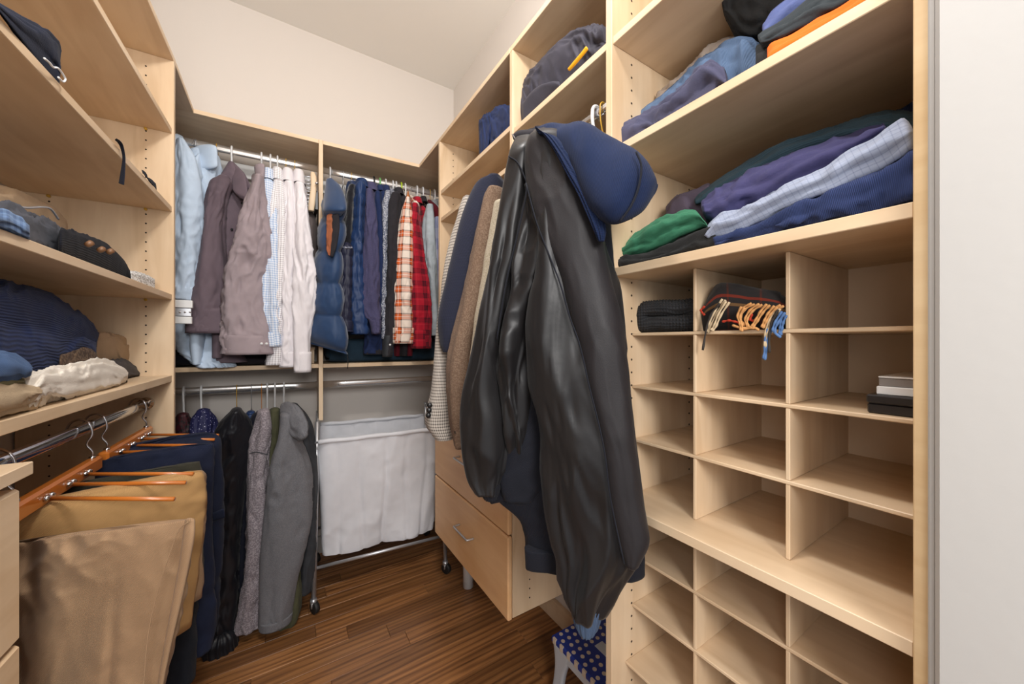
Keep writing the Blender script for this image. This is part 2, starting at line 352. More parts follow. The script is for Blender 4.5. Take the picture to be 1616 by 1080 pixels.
# ---------------------------------------------------------------- the room
XW, YW, ZC = 1.04, 2.41, H+1.80
def rotT(px, py, deg):
    c, s = math.cos(math.radians(deg)), math.sin(math.radians(deg))
    def T(V):
        V = np.array(V, float); x = V[..., 0]-px; y = V[..., 1]-py; W = V.copy(); W[..., 0] = px+c*x-s*y; W[..., 1] = py+s*x+c*y; return W
    return T
TL = rotT(-0.322, 1.734, -1.62); TB = rotT(-0.315, 2.081, -2.62)
def struct(o): o['kind'] = 'structure'; return o
fl = struct(box('floor', -0.95, 1.3, -0.9, YW, -0.03, -0.009, M['gap'], c=0))
rng = random.Random(4)
pw = 0.083; y = -0.35; row = 0
while y < YW-0.005:
    y1 = min(y+pw-0.0008, YW-0.002); x = -0.75-rng.random()*0.5
    while x < XW:
        L = rng.uniform(0.45, 1.15); a, b_ = max(x, -0.72), min(x+L-0.001, XW-0.002)
        if b_-a > 0.02: box('plank', a, b_, y, y1, -0.0088, 0, M['oak'], fl, c=0.0009)
        x += L
    y += pw; row += 1
struct(box('ceiling', -0.95, 1.3, -0.6, YW+0.1, ZC, ZC+0.05, M['ceil'], c=0))
struct(box('wall_back', -0.95, 1.3, YW, YW+0.08, 0, ZC, M['wall'], c=0))
struct(box('wall_right', XW, XW+0.08, 0.0, YW, 0, ZC, M['wall'], c=0))
struct(box('wall_left', -0.78, -0.69, -0.1, YW+0.1, 0, ZC, M['wall'], c=0, T=TL))
struct(box('wall_front', 0.640, XW+0.08, -0.16, 0.0915, 0, ZC, M['trim'], c=0.004))
struct(box('trim_1', 0.652, 0.70, 0.0918, 0.0985, 0, ZC-0.3, M['trim'], c=0.0015))
bb = struct(box('baseboard_back', -0.70, XW, YW-0.016, YW, 0, 0.10, M['trim'], c=0.004))
struct(box('baseboard_right', XW-0.019, XW, 0.63, YW-0.02, 0.0005, 0.088, M['wx'], c=0.002))

# ---------------------------------------------------------------- shelving
def discs(name, pts, nrm, r, mat, parent, t=0.0006):
    mb = MB(); nrm = np.asarray(nrm, float)
    for p in pts: mb.add(*tubeg([np.asarray(p)-nrm*0.001, np.asarray(p)+nrm*t], r, 8))
    o = mb.build(name, mat, parent, False); o['kind'] = 'stuff'; return o
def pin_cols(parent, xs, yface, ny, z0, z1, T=None):
    pts = [A_([x, yface, z]) for x in xs for z in np.arange(z0, z1, 0.032)]
    if T is not None: pts = list(T(np.array(pts)))
    discs('pin_hole', pts, (0, ny, 0), 0.0027, M['hole'], parent)
def rod(name, p, q, parent, r=0.0125, mat=None):
    d = A_(q)-A_(p)
    return tube(name, [A_(p)+d*t for t in np.linspace(0, 1, 8)], r*0.55, mat or M['chrome'], parent, 16, squash=1.9)
# left unit
XL, XLw = -0.322, -0.685
LU = thing('shelving_unit', 'tall maple shelving unit along the left wall with trouser rod below', 'shelving', TL(A_([[-0.5, 0.9, 0.0]]))[0])
def lbox(n, x0, x1, y0, y1, z0, z1, m, par=None): return box(n, x0, x1, y0, y1, z0, z1, m, par or LU, T=TL)
sp = lbox('side_panel', XLw, XL, 1.7345, 1.7535, 0.001, H+1.0, M['wz'])
pin_cols(LU, [-0.394, -0.615], 1.7345, -1, H-0.55, H+0.98, TL)
lbox('side_panel', XLw, XL, 0.10, 0.119, 0.001, H+1.0, M['wz'])
lbox('top_panel', XLw, XL, 0.10, 1.7535, H+1.0003, H+1.019, M['wy'])
for zt, zb in ((0.759, 0.740), (0.481, 0.462), (0.169, 0.150), (-0.118, -0.1405)):
    s = lbox('shelf', XLw, XL-0.005, 0.1193, 1.734, H+zb, H+zt, M['wy'])
    for x in (-0.394, -0.615):
        mesh('shelf_pin', TL(np.array(tubeg([A_([x, 1.728, H+zb-0.004]), A_([x, 1.734, H+zb-0.004])], 0.0045, 8)[0])), tubeg([[0, 0, 0], [0, 1, 0]], 1, 8)[1], M['yellow'], LU)
rp, rq = TL(A_([[-0.392, 0.89, H-0.212], [-0.392, 1.733, H-0.212]]))
rod('hanging_rod', rp, rq, LU, 0.015)
tube('rod_flange', [rq+A_([0, -0.012, 0]), rq], 0.021, M['chrome'], LU, 16)
# left drawer chest in the foreground
LD = thing('drawer_chest', 'pale maple drawer chest at the left edge below the shelves', 'drawers', TL(A_([[-0.5, 0.5, 0]]))[0])
box('body', XLw, XL-0.020, 0.12, 0.865, 0.05, H-0.2075, M['wz'], LD, T=TL)
box('top', XLw, XL+0.018, 0.12, 0.8845, H-0.207, H-0.187, M['wy'], LD, T=TL)
for z0, z1 in ((-0.452, -0.222), (-0.70, -0.458), (-0.95, -0.706), (-1.18, -0.956)):
    dr = box('drawer', XL-0.0195, XL+0.012, 0.124, 0.868, H+z0, H+z1, M['wdrawer'] if False else M['wy'], LD, T=TL, c=0.004)
    hp = TL(A_([[XL+0.012, 0.43, H+(z0+z1)/2], [XL+0.038, 0.435, H+(z0+z1)/2], [XL+0.04, 0.50, H+(z0+z1)/2], [XL+0.038, 0.565, H+(z0+z1)/2], [XL+0.012, 0.57, H+(z0+z1)/2]]))
    tube('handle', hp, 0.004, M['steel'], dr, 8, 18)
# back units
XM0, XM1 = 0.160, 0.1795; YB = 2.081; YBk = 2.375
BUL = thing('hanging_unit', 'double hanging unit on the back wall left of the dividing panel', 'shelving', TB(A_([[-0.2, 2.2, H-0.4]]))[0])
BUR = thing('hanging_unit', 'hanging unit on the back wall above the white hamper', 'shelving', TB(A_([[0.5, 2.2, H-0.4]]))[0])
def bbox(n, x0, x1, y0, y1, z0, z1, m, par): return box(n, x0, x1, y0, y1, z0, z1, m, par, T=TB)
bbox('top_panel', -0.70, XM0, YB, YBk, H+1.0003, H+1.019, M['wx'], BUL)
bbox('top_panel', XM1, XW-0.01, YB, YBk+0.02, H+1.0003, H+1.019, M['wx'], BUR)
bbox('side_panel', XM0, XM1, YB-0.002, YBk, H-0.396, H+1.019, M['wz'], BUL)
bbox('shelf', -0.68, XM0, YB+0.003, YBk, H-0.131, H-0.111, M['wx'], BUL)
bbox('shelf', XM1, XW-0.01, YB+0.003, YBk+0.02, H-0.131, H-0.111, M['wx'], BUR)
bbox('rail', -0.66, XM0, YBk-0.014, YBk, H+0.86, H+0.93, M['white_metal'], BUL)
bbox('rail', XM1, XW-0.01, YBk-0.006, YBk+0.012, H+0.86, H+0.93, M['white_metal'], BUR)
def TBp(*p): return TB(A_([p], float))[0]
RZ, RL = H+0.925, H-0.228; RY = 2.215
rod('hanging_rod', TBp(-0.66, RY, RZ), TBp(XM0, RY, RZ), BUL, 0.0165, M['rod']); rod('hanging_rod', TBp(XM1, RY, RZ), TBp(XW-0.02, RY, RZ), BUR, 0.0165, M['rod'])
rod('hanging_rod', TBp(-0.66, RY, RL), TBp(XM0, RY, RL), BUL, 0.0165, M['rod']); rod('hanging_rod', TBp(XM1, RY, RL), TBp(XW-0.02, RY, RL), BUR, 0.0165, M['rod'])
# left corner filler of the top boards
box('top_panel', XLw, XL, 1.754, 2.0805, H+1.0003, H+1.019, M['wy'], LU)
# right units
XR = 0.667; YE, YA, YP, YC = (0.0990, 0.113), (0.603, 0.622), (1.043, 1.062), (1.7155, 1.7345)
UA = thing('shelving_unit', 'maple unit with shoe cubbies and deep upper shelves beside the doorway', 'shelving', (0.85, 0.36, 0))
UB = thing('shelving_unit', 'narrow maple bay behind the dark hooded jacket', 'shelving', (0.85, 0.83, H-0.9))
UC = thing('shelving_unit', 'maple bay with high shelves and wide drawers right of the hamper', 'shelving', (0.85, 1.39, H-0.95))
def rbox(n, x0, y0, y1, z0, z1, m, par, x1=XW-0.002): return box(n, x0, x1, y0, y1, H+z0, H+z1, m, par)
rbox('side_panel', XR, *YE, -H+0.001, 1.0, M['edge'], UA); rbox('side_panel', XR, *YA, -H+0.001, 1.0, M['wz'], UA)
rbox('side_panel', XR, *YP, -0.945, 1.0, M['wz'], UB); rbox('side_panel', XR, *YC, -0.945, 1.0, M['wz'], UC)
rbox('top_panel', XR, YE[0], YA[1], 1.0003, 1.019, M['wy'], UA); rbox('top_panel', XR, YA[1], YP[1], 1.0003, 1.019, M['wy'], UB)
rbox('top_panel', XR, YP[1], 2.035, 1.0003, 1.019, M['wy'], UC)
pin_cols(UA, [0.738, 0.985], YA[0], -1, H-1.1, H+0.98); pin_cols(UB, [0.738, 0.985], YP[0], -1, H-0.9, H+0.98); pin_cols(UC, [0.738, 0.985], YC[0], -1, H-0.9, H+0.98)
for zb, zt in ((0.714, 0.733), (0.447, 0.466), (0.157, 0.177), (-0.398, -0.378)): rbox('shelf', XR+0.004, YE[1], YA[0], zb, zt, M['wy'], UA)
rbox('shelf', XR+0.004, YA[1], YP[0], 0.714, 0.733, M['wy'], UB)
for zb, zt in ((0.735, 0.754), (0.600, 0.619)): rbox('shelf', XR+0.004, YP[1], YC[0], zb, zt, M['wy'], UC)
XC = 0.74; TH = 0.0068
for (z0, z1, lv, y0s) in ((-0.3778, 0.1568, (0.0225, -0.108, -0.2405), 0), (-H+0.03, -0.3982, (-0.529, -0.654, -0.786, -0.915, -1.04), 1)):
    lev = [z1]+list(lv)+[z0]
    for i, z in enumerate(lv):
        rbox('cubby_shelf', XC if not (y0s and i == 2) else 0.715, YE[1], YA[0], z-TH, z, M['wy'], UA)
    for yd in (0.4380, 0.2700):
        for i in range(len(lev)-1):
            rbox('divider', XC+0.001, yd, yd+TH, lev[i+1]+0.0002, lev[i]-(TH if i else 0)-0.0002, M['wz'], UA)
M['backing'] = maple('cream_backing_board', (6, 6, 6), (206, 180, 150), (216, 192, 164))
rbox('back_panel', XW-0.006, YE[1], YA[0], -H+0.031, 0.9995, M['backing'], UA)
rbox('bottom_panel', XR+0.02, YE[1], YA[0], -H+0.001, -H+0.03, M['wy'], UA)
# rod and drawers of the right bays
rod('hanging_rod', (0.715, YA[1], H+0.612), (0.715, YP[0], H+0.612), UB, 0.0135)
rbox('cabinet_bottom', XR, YP[1], YC[0], -0.945, -0.926, M['wy'], UC)
rbox('cabinet_top', XR-0.02, YP[1], YC[0], -0.08, -0.061, M['wy'], UC)
for z0, z1 in ((-0.948, -0.662), (-0.656, -0.370), (-0.364, -0.083)):
    d = box('drawer', XR-0.021, XR-0.002, YP[0]-0.004, YC[1]-0.004, H+z0, H+z1, M['wdrawer'], UC, c=0.006)
    zc = H+z0+0.165; yc = 1.365
    tube('handle', [(XR-0.021, yc-0.066, zc), (XR-0.046, yc-0.064, zc), (XR-0.05, yc-0.05, zc), (XR-0.05, yc+0.05, zc), (XR-0.046, yc+0.064, zc), (XR-0.021, yc+0.066, zc)], 0.0042, M['steel'], d, 8, 30)
for x, yy in ((0.80, 1.67), (0.985, 1.67)):
    lg = tube('foot', [(x, yy, 0.0008), (x, yy, H-0.946)], 0.026, M['white'], UC, 16)
# ---------------------------------------------------------------- clothes on the back rods
def rodY(x): return RY-0.0458*(x+0.315)
def hanger(u, vneck, mat, label, upper=True, thick=True, group='hangers on the back rods', clear=True, arms=True):
    x = PY(u, 300, RY)[0]; yr = rodY(x); zr = (RZ if upper else RL); zn = PY(u, vneck, yr)[2]; r = 0.0042 if thick else 0.0016
    zt = zr+0.0105+r; rr = 0.010+r+0.001
    pts = [A_([x, yr+rr, zr-0.022])]
    for a in np.linspace(0, math.pi, 9): pts.append(A_([x, yr+rr*math.cos(a), zr+0.004+(0.0135+r)*math.sin(a)]))
    pts += [A_([x, yr-rr*0.9, zr-0.02]), A_([x, yr-rr*0.4, (zr*0.4+zn*0.6)]), A_([x, yr-0.002, zn])]
    t = thing('clothes_hanger', label, 'hanger', (x, yr, zn-0.1), group)
    tube('hook', pts, r, mat, t, 8, 40)
    if arms:
        ap = [A_([x, yr-0.09, zn-0.062]), A_([x, yr-0.05, zn-0.03]), A_([x, yr, zn]), A_([x, yr+0.09, zn-0.045]), A_([x, yr+0.13, zn-0.085])]
        tube('shoulder_bar', ap, r*1.2, mat, t, 8, 24)
    return x, yr, zn
def at_v(rows, v):
    vs_ = [r[0] for r in rows]; return (v, np.interp(v, vs_, [r[1] for r in rows]), np.interp(v, vs_, [r[2] for r in rows]))
def subrows(rows, v0, v1, k=4, grow=0.06):
    out = []
    for v in np.linspace(v0, v1, k):
        r = at_v(rows, v); w_ = (r[2]-r[1])*grow/2; out.append((v, r[1]-w_, r[2]+w_))
    return out
def collar(parent, x, y, z, ra, rb, h, mat, drop=0.02, name='collar', seed=3):
    rows = []
    for dz, k in ((-0.02, 0.86), (h*0.6, 0.84), (h, 0.9), (h*0.98, 1.0), (h*0.5, 1.14), (-drop, 1.32)):
        rows.append((A_([x, y-0.006*k, z+dz]), A_([0, ra*k, 0.0]), A_([rb*k, 0, 0])))
    V, Fc, uv = loftg(rows, m=28, n=18, p=2.1, cap0='open', cap1='open', wr=0.0015, seed=seed); return mesh(name, V, Fc, mat, parent, True, uv)
def garment(name, label, cat, mat, s, Y=2.0, th=0.04, hk=None, b=None, bY=2.1, bth=0.05, cuff=None, cuffm=None, col=None, buttons=0, wr=0.004, seed=1, group=None, colm=None, folds=None, bottom=None, bodyw=0.17, bodym=None, modl=None, bt=0.024, p=2.2, sname='sleeve', btm=None, slabY=2.19):
    """s: near sleeve silhouette; b: visible front silhouette; the body slab hangs behind along the hanger"""
    um = (s[0][1]+s[0][2])/2 if hk is None else hk[0]
    x, yr, zn = (PY(um, s[0][0], RY)[0], 0, PY(um, s[0][0], RY)[2]); yr = rodY(x)
    vb = bottom or s[-1][0]; zb = PY(um, vb, 2.05)[2]
    t = thing(name, label, cat, (x, yr, max(zb, 0.02)), group)
    d = dY((s[0][1]+s[0][2])/2, Y)
    fo = folds if folds is not None else ((3, 0.004, seed*1.3, 5), (5, 0.0028, seed*2.1, -7), (2, 0.004, seed, 3))
    kw = dict(wr=wr*1.55, seed=seed, folds=fo, wf=(27, 27, 7.5), res=0.0055, top_damp=0.08)
    rows = sil(s, d, th)
    loft(sname, rows, mat, t, cap1='hollow', p=p, modl=modl, m=64, **kw)
    if cuff:
        cf = subrows(s, cuff, s[-1][0]+1.5); loft('cuff', sil(cf, d, th*1.05), cuffm or mat, t, cap0='flat', cap1='hollow', p=p, m=40, n=8, wr=0.001, seed=seed)
        for k in range(buttons):
            q = at_v(s, cuff+(s[-1][0]-cuff)*0.45); c = P(q[2]-(3.5+k*8), q[0], d-th*0.93); f_ = ray(q[2], 540); f_ /= np.linalg.norm(f_)
            mesh('button', *tubeg([c-f_*0.002, c+f_*0.004], 0.0055, 10), btm or M['white'], t)
    # body slab along the hanger, hidden for the most part
    zs = [zn+0.0, zn-0.03, zn-0.09, zn-0.2, (zn+zb)/2, zb+0.05, zb]
    wa = [0.05, 0.10, bodyw, bodyw*1.03, bodyw*1.05, bodyw*1.08, bodyw*1.08]
    br = [(A_([x, slabY, z]), A_([0, w_, 0]), A_([k_*bt/0.024, 0, 0])) for z, w_, k_ in zip(zs, wa, (0.014, 0.022, 0.026, 0.028, 0.028, 0.028, 0.026))]
    loft('body', br, bodym or mat, t, cap1='hollow', m=36, wr=wr, seed=seed+5, folds=((4, 0.004, seed, 4), (7, 0.003, seed, -3)), wf=(9, 9, 4), res=0.012)
    if b: loft('front', sil(b, dY((b[0][1]+b[0][2])/2, bY), bth), bodym or mat, t, cap1='hollow', p=2.4, m=40, **kw)
    if col:
        cu, cv, rpx, hpx = col; c = PY(cu, cv, 2.12); dd = dY(cu, 2.12)
        collar(t, c[0], c[1], c[2], 0.062, rpx/FPX*dd, hpx/FPX*dd, colm or mat)
    return t
C = dict(lblue=fab('pale_blue_cotton', (186, 202, 220), 0.8, var=0.06), plum=fab('plum_cotton', (104, 90, 98), 0.75, 'twill', 0.08), mauve=fab('mauve_chambray', (158, 144, 148), 0.8, 'twill', 0.08),
  white=fab('white_cotton', (228, 223, 226), 0.8, var=0.03), charcoal=fab('charcoal_cotton', (40, 36, 40), 0.85), puff=fab('navy_nylon', (34, 60, 96), 0.5, var=0.08, bs=0.1, sheen=0.3), quilt=fab('dark_navy_nylon', (34, 36, 56), 0.45, var=0.1, bs=0.1), quilt2=fab('blue_navy_nylon', (32, 54, 94), 0.45, var=0.1, bs=0.1),
  fur=fab('black_fleece_pile', (20, 20, 26), 1.0, var=0.4, sc=0.4, bs=1.0, sheen=0.4), sweat=fab('slate_navy_jersey', (66, 64, 94), 0.95, 'heather', 0.06, 1.5, rgb2=(78, 76, 106)), navy=fab('navy_fleece', (33, 46, 82), 0.95, var=0.08), tweed=fab('grey_tweed', (96, 102, 120), 0.95, 'heather', 0.1, 0.6, rgb2=(190, 192, 200)),
  blk=fab('black_wool', (44, 42, 46), 0.95), burg=fab('burgundy_wool', (96, 24, 36), 0.95), denim=fab('washed_denim', (172, 182, 188), 0.9, 'twill', 0.15), rust=fab('rust_lining', (158, 94, 64), 0.8, var=0.3), heather=fab('heather_grey_knit', (122, 114, 120), 0.95, 'heather', 0.08, 0.7, rgb2=(160, 152, 156)),
  olive=fab('olive_cotton', (72, 72, 52), 0.9), fleece=fab('grey_softshell', (104, 104, 108), 0.85, 'heather', 0.06, 1.2, rgb2=(116, 116, 120)), dgrey=fab('dark_grey_nylon', (52, 54, 58), 0.65), bsat=satin('black_nylon_sheen', (19, 20, 27), 0.42), nblk=fab('blue_black_cotton', (24, 26, 38), 0.85), redseq=dots('red_black_sequins', (60, 10, 22), (16, 12, 16), 90, 0.45), navyseq=dots('navy_spangle', (26, 28, 72), (190, 190, 220), 120, 0.18), grsh=fab('soft_grey_cotton', (150, 154, 158), 0.85), dteal=fab('dark_teal_canvas', (38, 58, 74), 0.85))
W3 = (238, 236, 238)
C['bcheck'] = plaid('blue_gingham', 95, 95, [(0, (150, 176, 212)), (0.45, (222, 228, 238))], [(0, (160, 184, 216)), (0.45, (228, 232, 240))])
C['gcheck'] = plaid('grey_graph_check', 110, 110, [(0, (150, 142, 146)), (0.26, W3)], [(0, (160, 150, 154)), (0.26, W3)])
CRM, ORG, BRN, WHT = (232, 218, 204), (208, 96, 42), (74, 44, 40), (240, 230, 220)
C['oplaid'] = plaid('orange_cream_tartan', 13.5, 13.5, [(0, CRM), (0.34, BRN), (0.42, ORG), (0.58, WHT), (0.62, ORG), (0.78, BRN), (0.84, CRM)], [(0, CRM), (0.36, BRN), (0.45, ORG), (0.6, WHT), (0.64, ORG), (0.82, BRN), (0.88, CRM)])
RED, DRD, BK = (164, 22, 42), (96, 14, 30), (36, 16, 26)
C['rplaid'] = plaid('red_black_tartan', 15, 15, [(0, RED), (0.3, BK), (0.36, DRD), (0.6, BK), (0.66, RED), (0.8, (204, 60, 70)), (0.83, RED)], [(0, RED), (0.28, BK), (0.34, DRD), (0.62, BK), (0.68, RED), (0.82, (204, 60, 70)), (0.85, RED)])
C['bstripe'] = plaid('blue_white_stripe', 60, 8, [(0, (110, 120, 170)), (0.5, (220, 222, 234))], [(0, (160, 165, 200)), (0.5, (200, 202, 220))])
C['floral'] = dots('dark_floral_print', (52, 34, 38), (196, 160, 140), 70, 0.35)
GU = 'shirts on the upper back rod'; GV = 'vests and casual tops on the upper back rod'; GL = 'jackets on the lower back rod'
# upper left bay
garment('dress_shirt', 'pale blue dress shirt hanging nearest the left panel', 'shirt', C['lblue'], [(224, 280, 291), (250, 278, 305), (300, 277, 316), (350, 277, 319), (400, 277, 316), (445, 276, 312), (474, 276, 306)], Y=2.02, th=0.04, cuff=455, wr=0.006, seed=2, group=GU, bottom=470)
hanger(309, 222, M['steel'], 'steel wire hanger of the pale blue shirt nearest the left panel', thick=False)
g = garment('dress_shirt', 'rumpled pale blue shirt with upturned collar behind the plum shirt', 'shirt', C['lblue'], [(246, 303, 342), (270, 301, 344), (320, 305, 343), (400, 298, 340), (470, 292, 342), (520, 287, 345), (550, 290, 352), (580, 322, 366)], Y=2.10, th=0.045, wr=0.009, seed=9, group=GU, bottom=575)
loft('collar', cross([(304, 236, 342, 233), (303, 246, 343.5, 244), (302, 262, 344, 262)], dY(322, 2.07), 0.03), C['lblue'], g, n=14, wr=0.001)
hanger(342, 232, M['yellow'], 'bronze wire hanger of the rumpled pale blue shirt', thick=False)
g = garment('dress_shirt', 'dark plum dress shirt turned to show its open collar', 'shirt', C['plum'], [(284, 344, 362), (292, 334, 364), (315, 328, 356), (350, 323, 352), (400, 317, 352), (450, 311, 355), (490, 307, 359), (525, 304, 362)], Y=1.98, th=0.05, cuff=488, b=[(262, 360, 370), (285, 350, 383), (310, 346, 391), (345, 346, 388), (400, 345, 378), (480, 346, 366), (540, 346, 372), (572, 348, 384)], bY=2.08, bth=0.05, seed=3, group=GU, bottom=565, bodym=C['plum'])
loft('collar', cross([(360, 260, 371, 258, 0, 0.012), (363, 272, 380, 268, -0.01), (366, 285, 388, 282, -0.03), (367, 300, 392, 310, -0.05), (378, 312, 391, 316, -0.05, 0.004)], dY(370, 2.05), 0.010), C['plum'], g, m=24, n=20, wr=0.001)
loft('collar', cross([(368, 262, 374, 262, 0.02), (376, 278, 386, 274, 0.02), (388, 300, 396, 294, 0.02)], dY(380, 2.08), 0.010), C['plum'], g, m=20, n=14)
for v in (321, 362, 402): c = PY(382 if v < 330 else 366, v, 2.02); mesh('button', *tubeg([c, c+A_([0, 0.004, 0])], 0.005, 10), M['black'], g)
hanger(366, 262, M['white'], 'white plastic hanger of the dark plum shirt')
g = garment('dress_shirt', 'mauve grey dress shirt with bent sleeve right of the plum shirt', 'shirt', C['mauve'], [(283, 401, 416), (300, 396, 417), (330, 386, 419), (360, 380, 421), (390, 374, 422), (410, 368, 420), (440, 361, 414), (480, 359, 412), (515, 360, 418), (540, 362, 424), (558, 364, 425)], Y=1.94, th=0.055, cuff=530, buttons=2, wr=0.007, seed=4, group=GU, bottom=556)
loft('collar', cross([(401, 264, 418, 262), (402, 275, 418, 273), (403, 286, 417, 284)], dY(409, 2.05), 0.03), C['mauve'], g, n=12, m=24)
hanger(413, 264, M['white'], 'white plastic hanger of the mauve grey shirt')
def shirt(label, mat, rows, hook, hm, hl, colr, seed, cuff=None, Y=1.97, thick=True, th=0.03, **k):
    t = garment('dress_shirt', label, 'shirt', mat, rows, Y=Y, th=th, seed=seed, group=GU, cuff=cuff, col=colr, **k)
    hanger(hook[0], hook[1], hm, hl, thick=thick); return t
shirt('blue gingham shirt next to the mauve shirt', C['bcheck'], [(288, 416, 431), (320, 415, 434), (380, 416, 434), (440, 417, 436), (500, 414, 439), (546, 422, 442)], (427, 270), M['white'], 'white plastic hanger of the blue gingham shirt', (424, 285, 8, 12), 5, 525)
shirt('fine grey check shirt left of the two white shirts', C['gcheck'], [(288, 433, 447), (320, 429, 449), (360, 426, 449), (420, 424, 447), (480, 424, 445), (530, 428, 446), (576, 420, 450)], (438, 270), M['white'], 'white plastic hanger of the grey check shirt', (438, 286, 8, 14), 6)
shirt('left one of two white dress shirts', C['white'], [(290, 450, 463), (340, 446, 465), (400, 445, 465), (470, 444, 466), (540, 443, 467), (578, 443, 466)], (451, 272), M['yellow'], 'gold wire hanger of the left white shirt', (454, 288, 8, 15), 7, 556, thick=False)
shirt('right one of two white dress shirts with hanging cuff', C['white'], [(292, 466, 480), (330, 464, 485), (380, 463, 491), (430, 463, 495), (480, 463, 495), (530, 465, 489), (586, 466, 489)], (465, 275), M['yellow'], 'gold wire hanger of the right white shirt', (471, 290, 8, 15), 8, 556, thick=False, Y=1.95)
garment('blouse', 'dull brown garment just left of the dividing panel', 'top', fab('taupe_cloth', (96, 86, 84), 0.9), [(340, 484, 490), (360, 484, 502), (375, 485, 500), (450, 486, 497), (545, 487, 499)], Y=2.16, th=0.03, seed=21)
# upper right bay
def scallop(L, amp, ph=0.0):
    return lambda s, th, sl: amp*(np.abs(np.sin(np.pi*(sl/L+ph)+0.25*np.sin(th)))**0.6-0.6)
def quilted(L, amp, k=5):
    return lambda s, th, sl: amp*(np.abs(np.sin(np.pi*sl/L))**0.5*np.abs(np.sin(k*th/2+0.3))**0.4-0.6)
g = garment('puffer_vest', 'navy puffer vest with rust lined armhole at the dividing panel', 'vest', C['puff'], [(330, 514, 531), (400, 514, 531), (470, 514, 531), (545, 505, 535)], Y=2.04, th=0.03, hk=(520, 285), wr=0.003, seed=11, group=GV, bottom=545, sname='lining')
dv = dY(520, 1.97)
puf = [(511, 318, 543, 326, 0, 0.05), (507, 340, 545, 346), (504, 372, 543, 374), (499, 400, 540, 402), (498, 428, 539, 430), (492, 458, 540, 462), (487, 488, 541, 494), (485, 512, 545, 520), (482, 530, 548, 548), (480, 540, 549, 560, 0, 0.05)]
loft('front', cross(puf, dv, 0.075), C['puff'], g, m=64, n=90, p=2.2, wr=0.004, wf=(16, 16, 10), seed=11, cap1='hollow', modl=scallop(0.155, 0.024, 0.55))
loft('collar', cross([(515, 284, 524, 282, 0.05, 0.02), (513, 298, 537, 294, 0.03, 0.04), (511, 314, 545, 312, 0.0, 0.055), (510, 330, 547, 330, -0.03, 0.05), (514, 338, 540, 338, -0.03, 0.02)], dv-0.045, 0.05), C['puff'], g, m=40, n=26, wr=0.003)
loft('armhole_lining', cross([(516, 340, 524, 337, 0, 0.006), (515, 352, 527, 346), (515, 375, 526, 372), (515, 394, 525, 395), (518, 402, 523, 403, 0, 0.005)], dv-0.086, 0.012), C['rust'], g, m=36, n=36, wr=0.006, wf=(30, 30, 12))
loft('armhole_gap', cross([(522, 342, 535, 338), (523, 360, 536, 358), (521, 385, 532, 386), (521, 403, 526, 405)], dv-0.088, 0.012), C['blk'], g, m=20, n=16)
tube('zip_cord', [PY(548, 555, 1.93), PY(549, 570, 1.93), PY(548.5, 582, 1.93)], 0.0022, M['black'], g, 6, 10)
hanger(520, 284, M['white'], 'white plastic hanger of the navy puffer vest')
g = garment('quilted_vest', 'dark quilted vest with black pile lining showing at the armhole', 'vest', C['quilt'], [(390, 534, 557), (405, 534, 557), (440, 534, 556), (480, 531, 555), (510, 527, 556), (524, 527, 557)], Y=1.97, th=0.05, hk=(540, 292), modl=quilted(0.052, 0.008), wr=0.002, seed=12, group=GV, sname='front')
loft('pile_lining', sil([(296, 551, 561), (310, 547, 559), (340, 546, 557), (370, 543, 556), (390, 537, 556)], dY(550, 2.0), 0.04), C['fur'], g, wr=0.004, wf=(40, 40, 40), m=40)
tube('armhole_edge', [PY(536, 389, 1.925), PY(546, 391, 1.92), PY(556, 391, 1.92)], 0.004, C['tweed'], g, 8, 14)
hanger(540, 292, M['steel'], 'dark steel hanger of the vest with black pile lining', thick=False)
g = garment('quilted_vest', 'blue quilted vest beside the slate sweatshirt', 'vest', C['quilt2'], [(292, 562, 577), (305, 560, 577), (340, 558, 575), (380, 554, 575), (420, 553, 574), (470, 553, 574), (495, 553, 576), (528, 556, 580)], Y=1.98, th=0.05, hk=(553, 290), modl=quilted(0.06, 0.008, 4), wr=0.003, seed=13, group=GV, sname='front', col=(569, 296, 9, 8))
hanger(553, 290, M['yellow'], 'gold wire hanger of the blue quilted vest', thick=False)
garment('sweatshirt', 'slate navy sweatshirt with ribbed cuffs', 'sweatshirt', C['sweat'], [(303, 577, 589), (330, 575, 592), (380, 574, 595), (440, 572, 597), (480, 570, 600), (500, 577, 602), (508, 584, 601), (526, 587, 600)], Y=1.97, th=0.04, seed=14, group=GV, cuff=506, col=(584, 302, 9, 8))
hanger(588, 300, M['black'], 'black plastic hanger of the slate navy sweatshirt')
garment('fleece_jacket', 'navy fleece jacket with black hem behind the slate sweatshirt', 'jacket', C['navy'], [(306, 592, 601), (350, 590, 604), (430, 588, 606), (500, 582, 606), (530, 577, 605), (558, 575, 602)], Y=2.03, th=0.04, seed=15, group=GV, cuff=553, cuffm=C['blk'], col=(597, 303, 6, 5))
hanger(597, 301, M['green'], 'mint green plastic hanger on the upper back rod')
garment('fleece_jacket', 'navy fleece top left of the grey tweed', 'jacket', C['navy'], [(306, 600, 610), (340, 598, 609), (420, 601, 608), (500, 603, 609), (545, 602, 608)], Y=2.06, th=0.035, seed=16, group=GV, col=(606, 304, 6, 6))
hanger(606, 302, M['white'], 'white hanger of the navy fleece top left of the tweed')
garment('wool_sweater', 'salt and pepper grey tweed sweater', 'sweater', C['tweed'], [(304, 608, 617), (330, 604, 615), (380, 603, 612), (440, 603, 611), (500, 604, 609), (535, 604, 609)], Y=2.0, th=0.03, seed=17, group=GV)
hanger(617, 304, M['white'], 'white hanger of the grey tweed sweater')
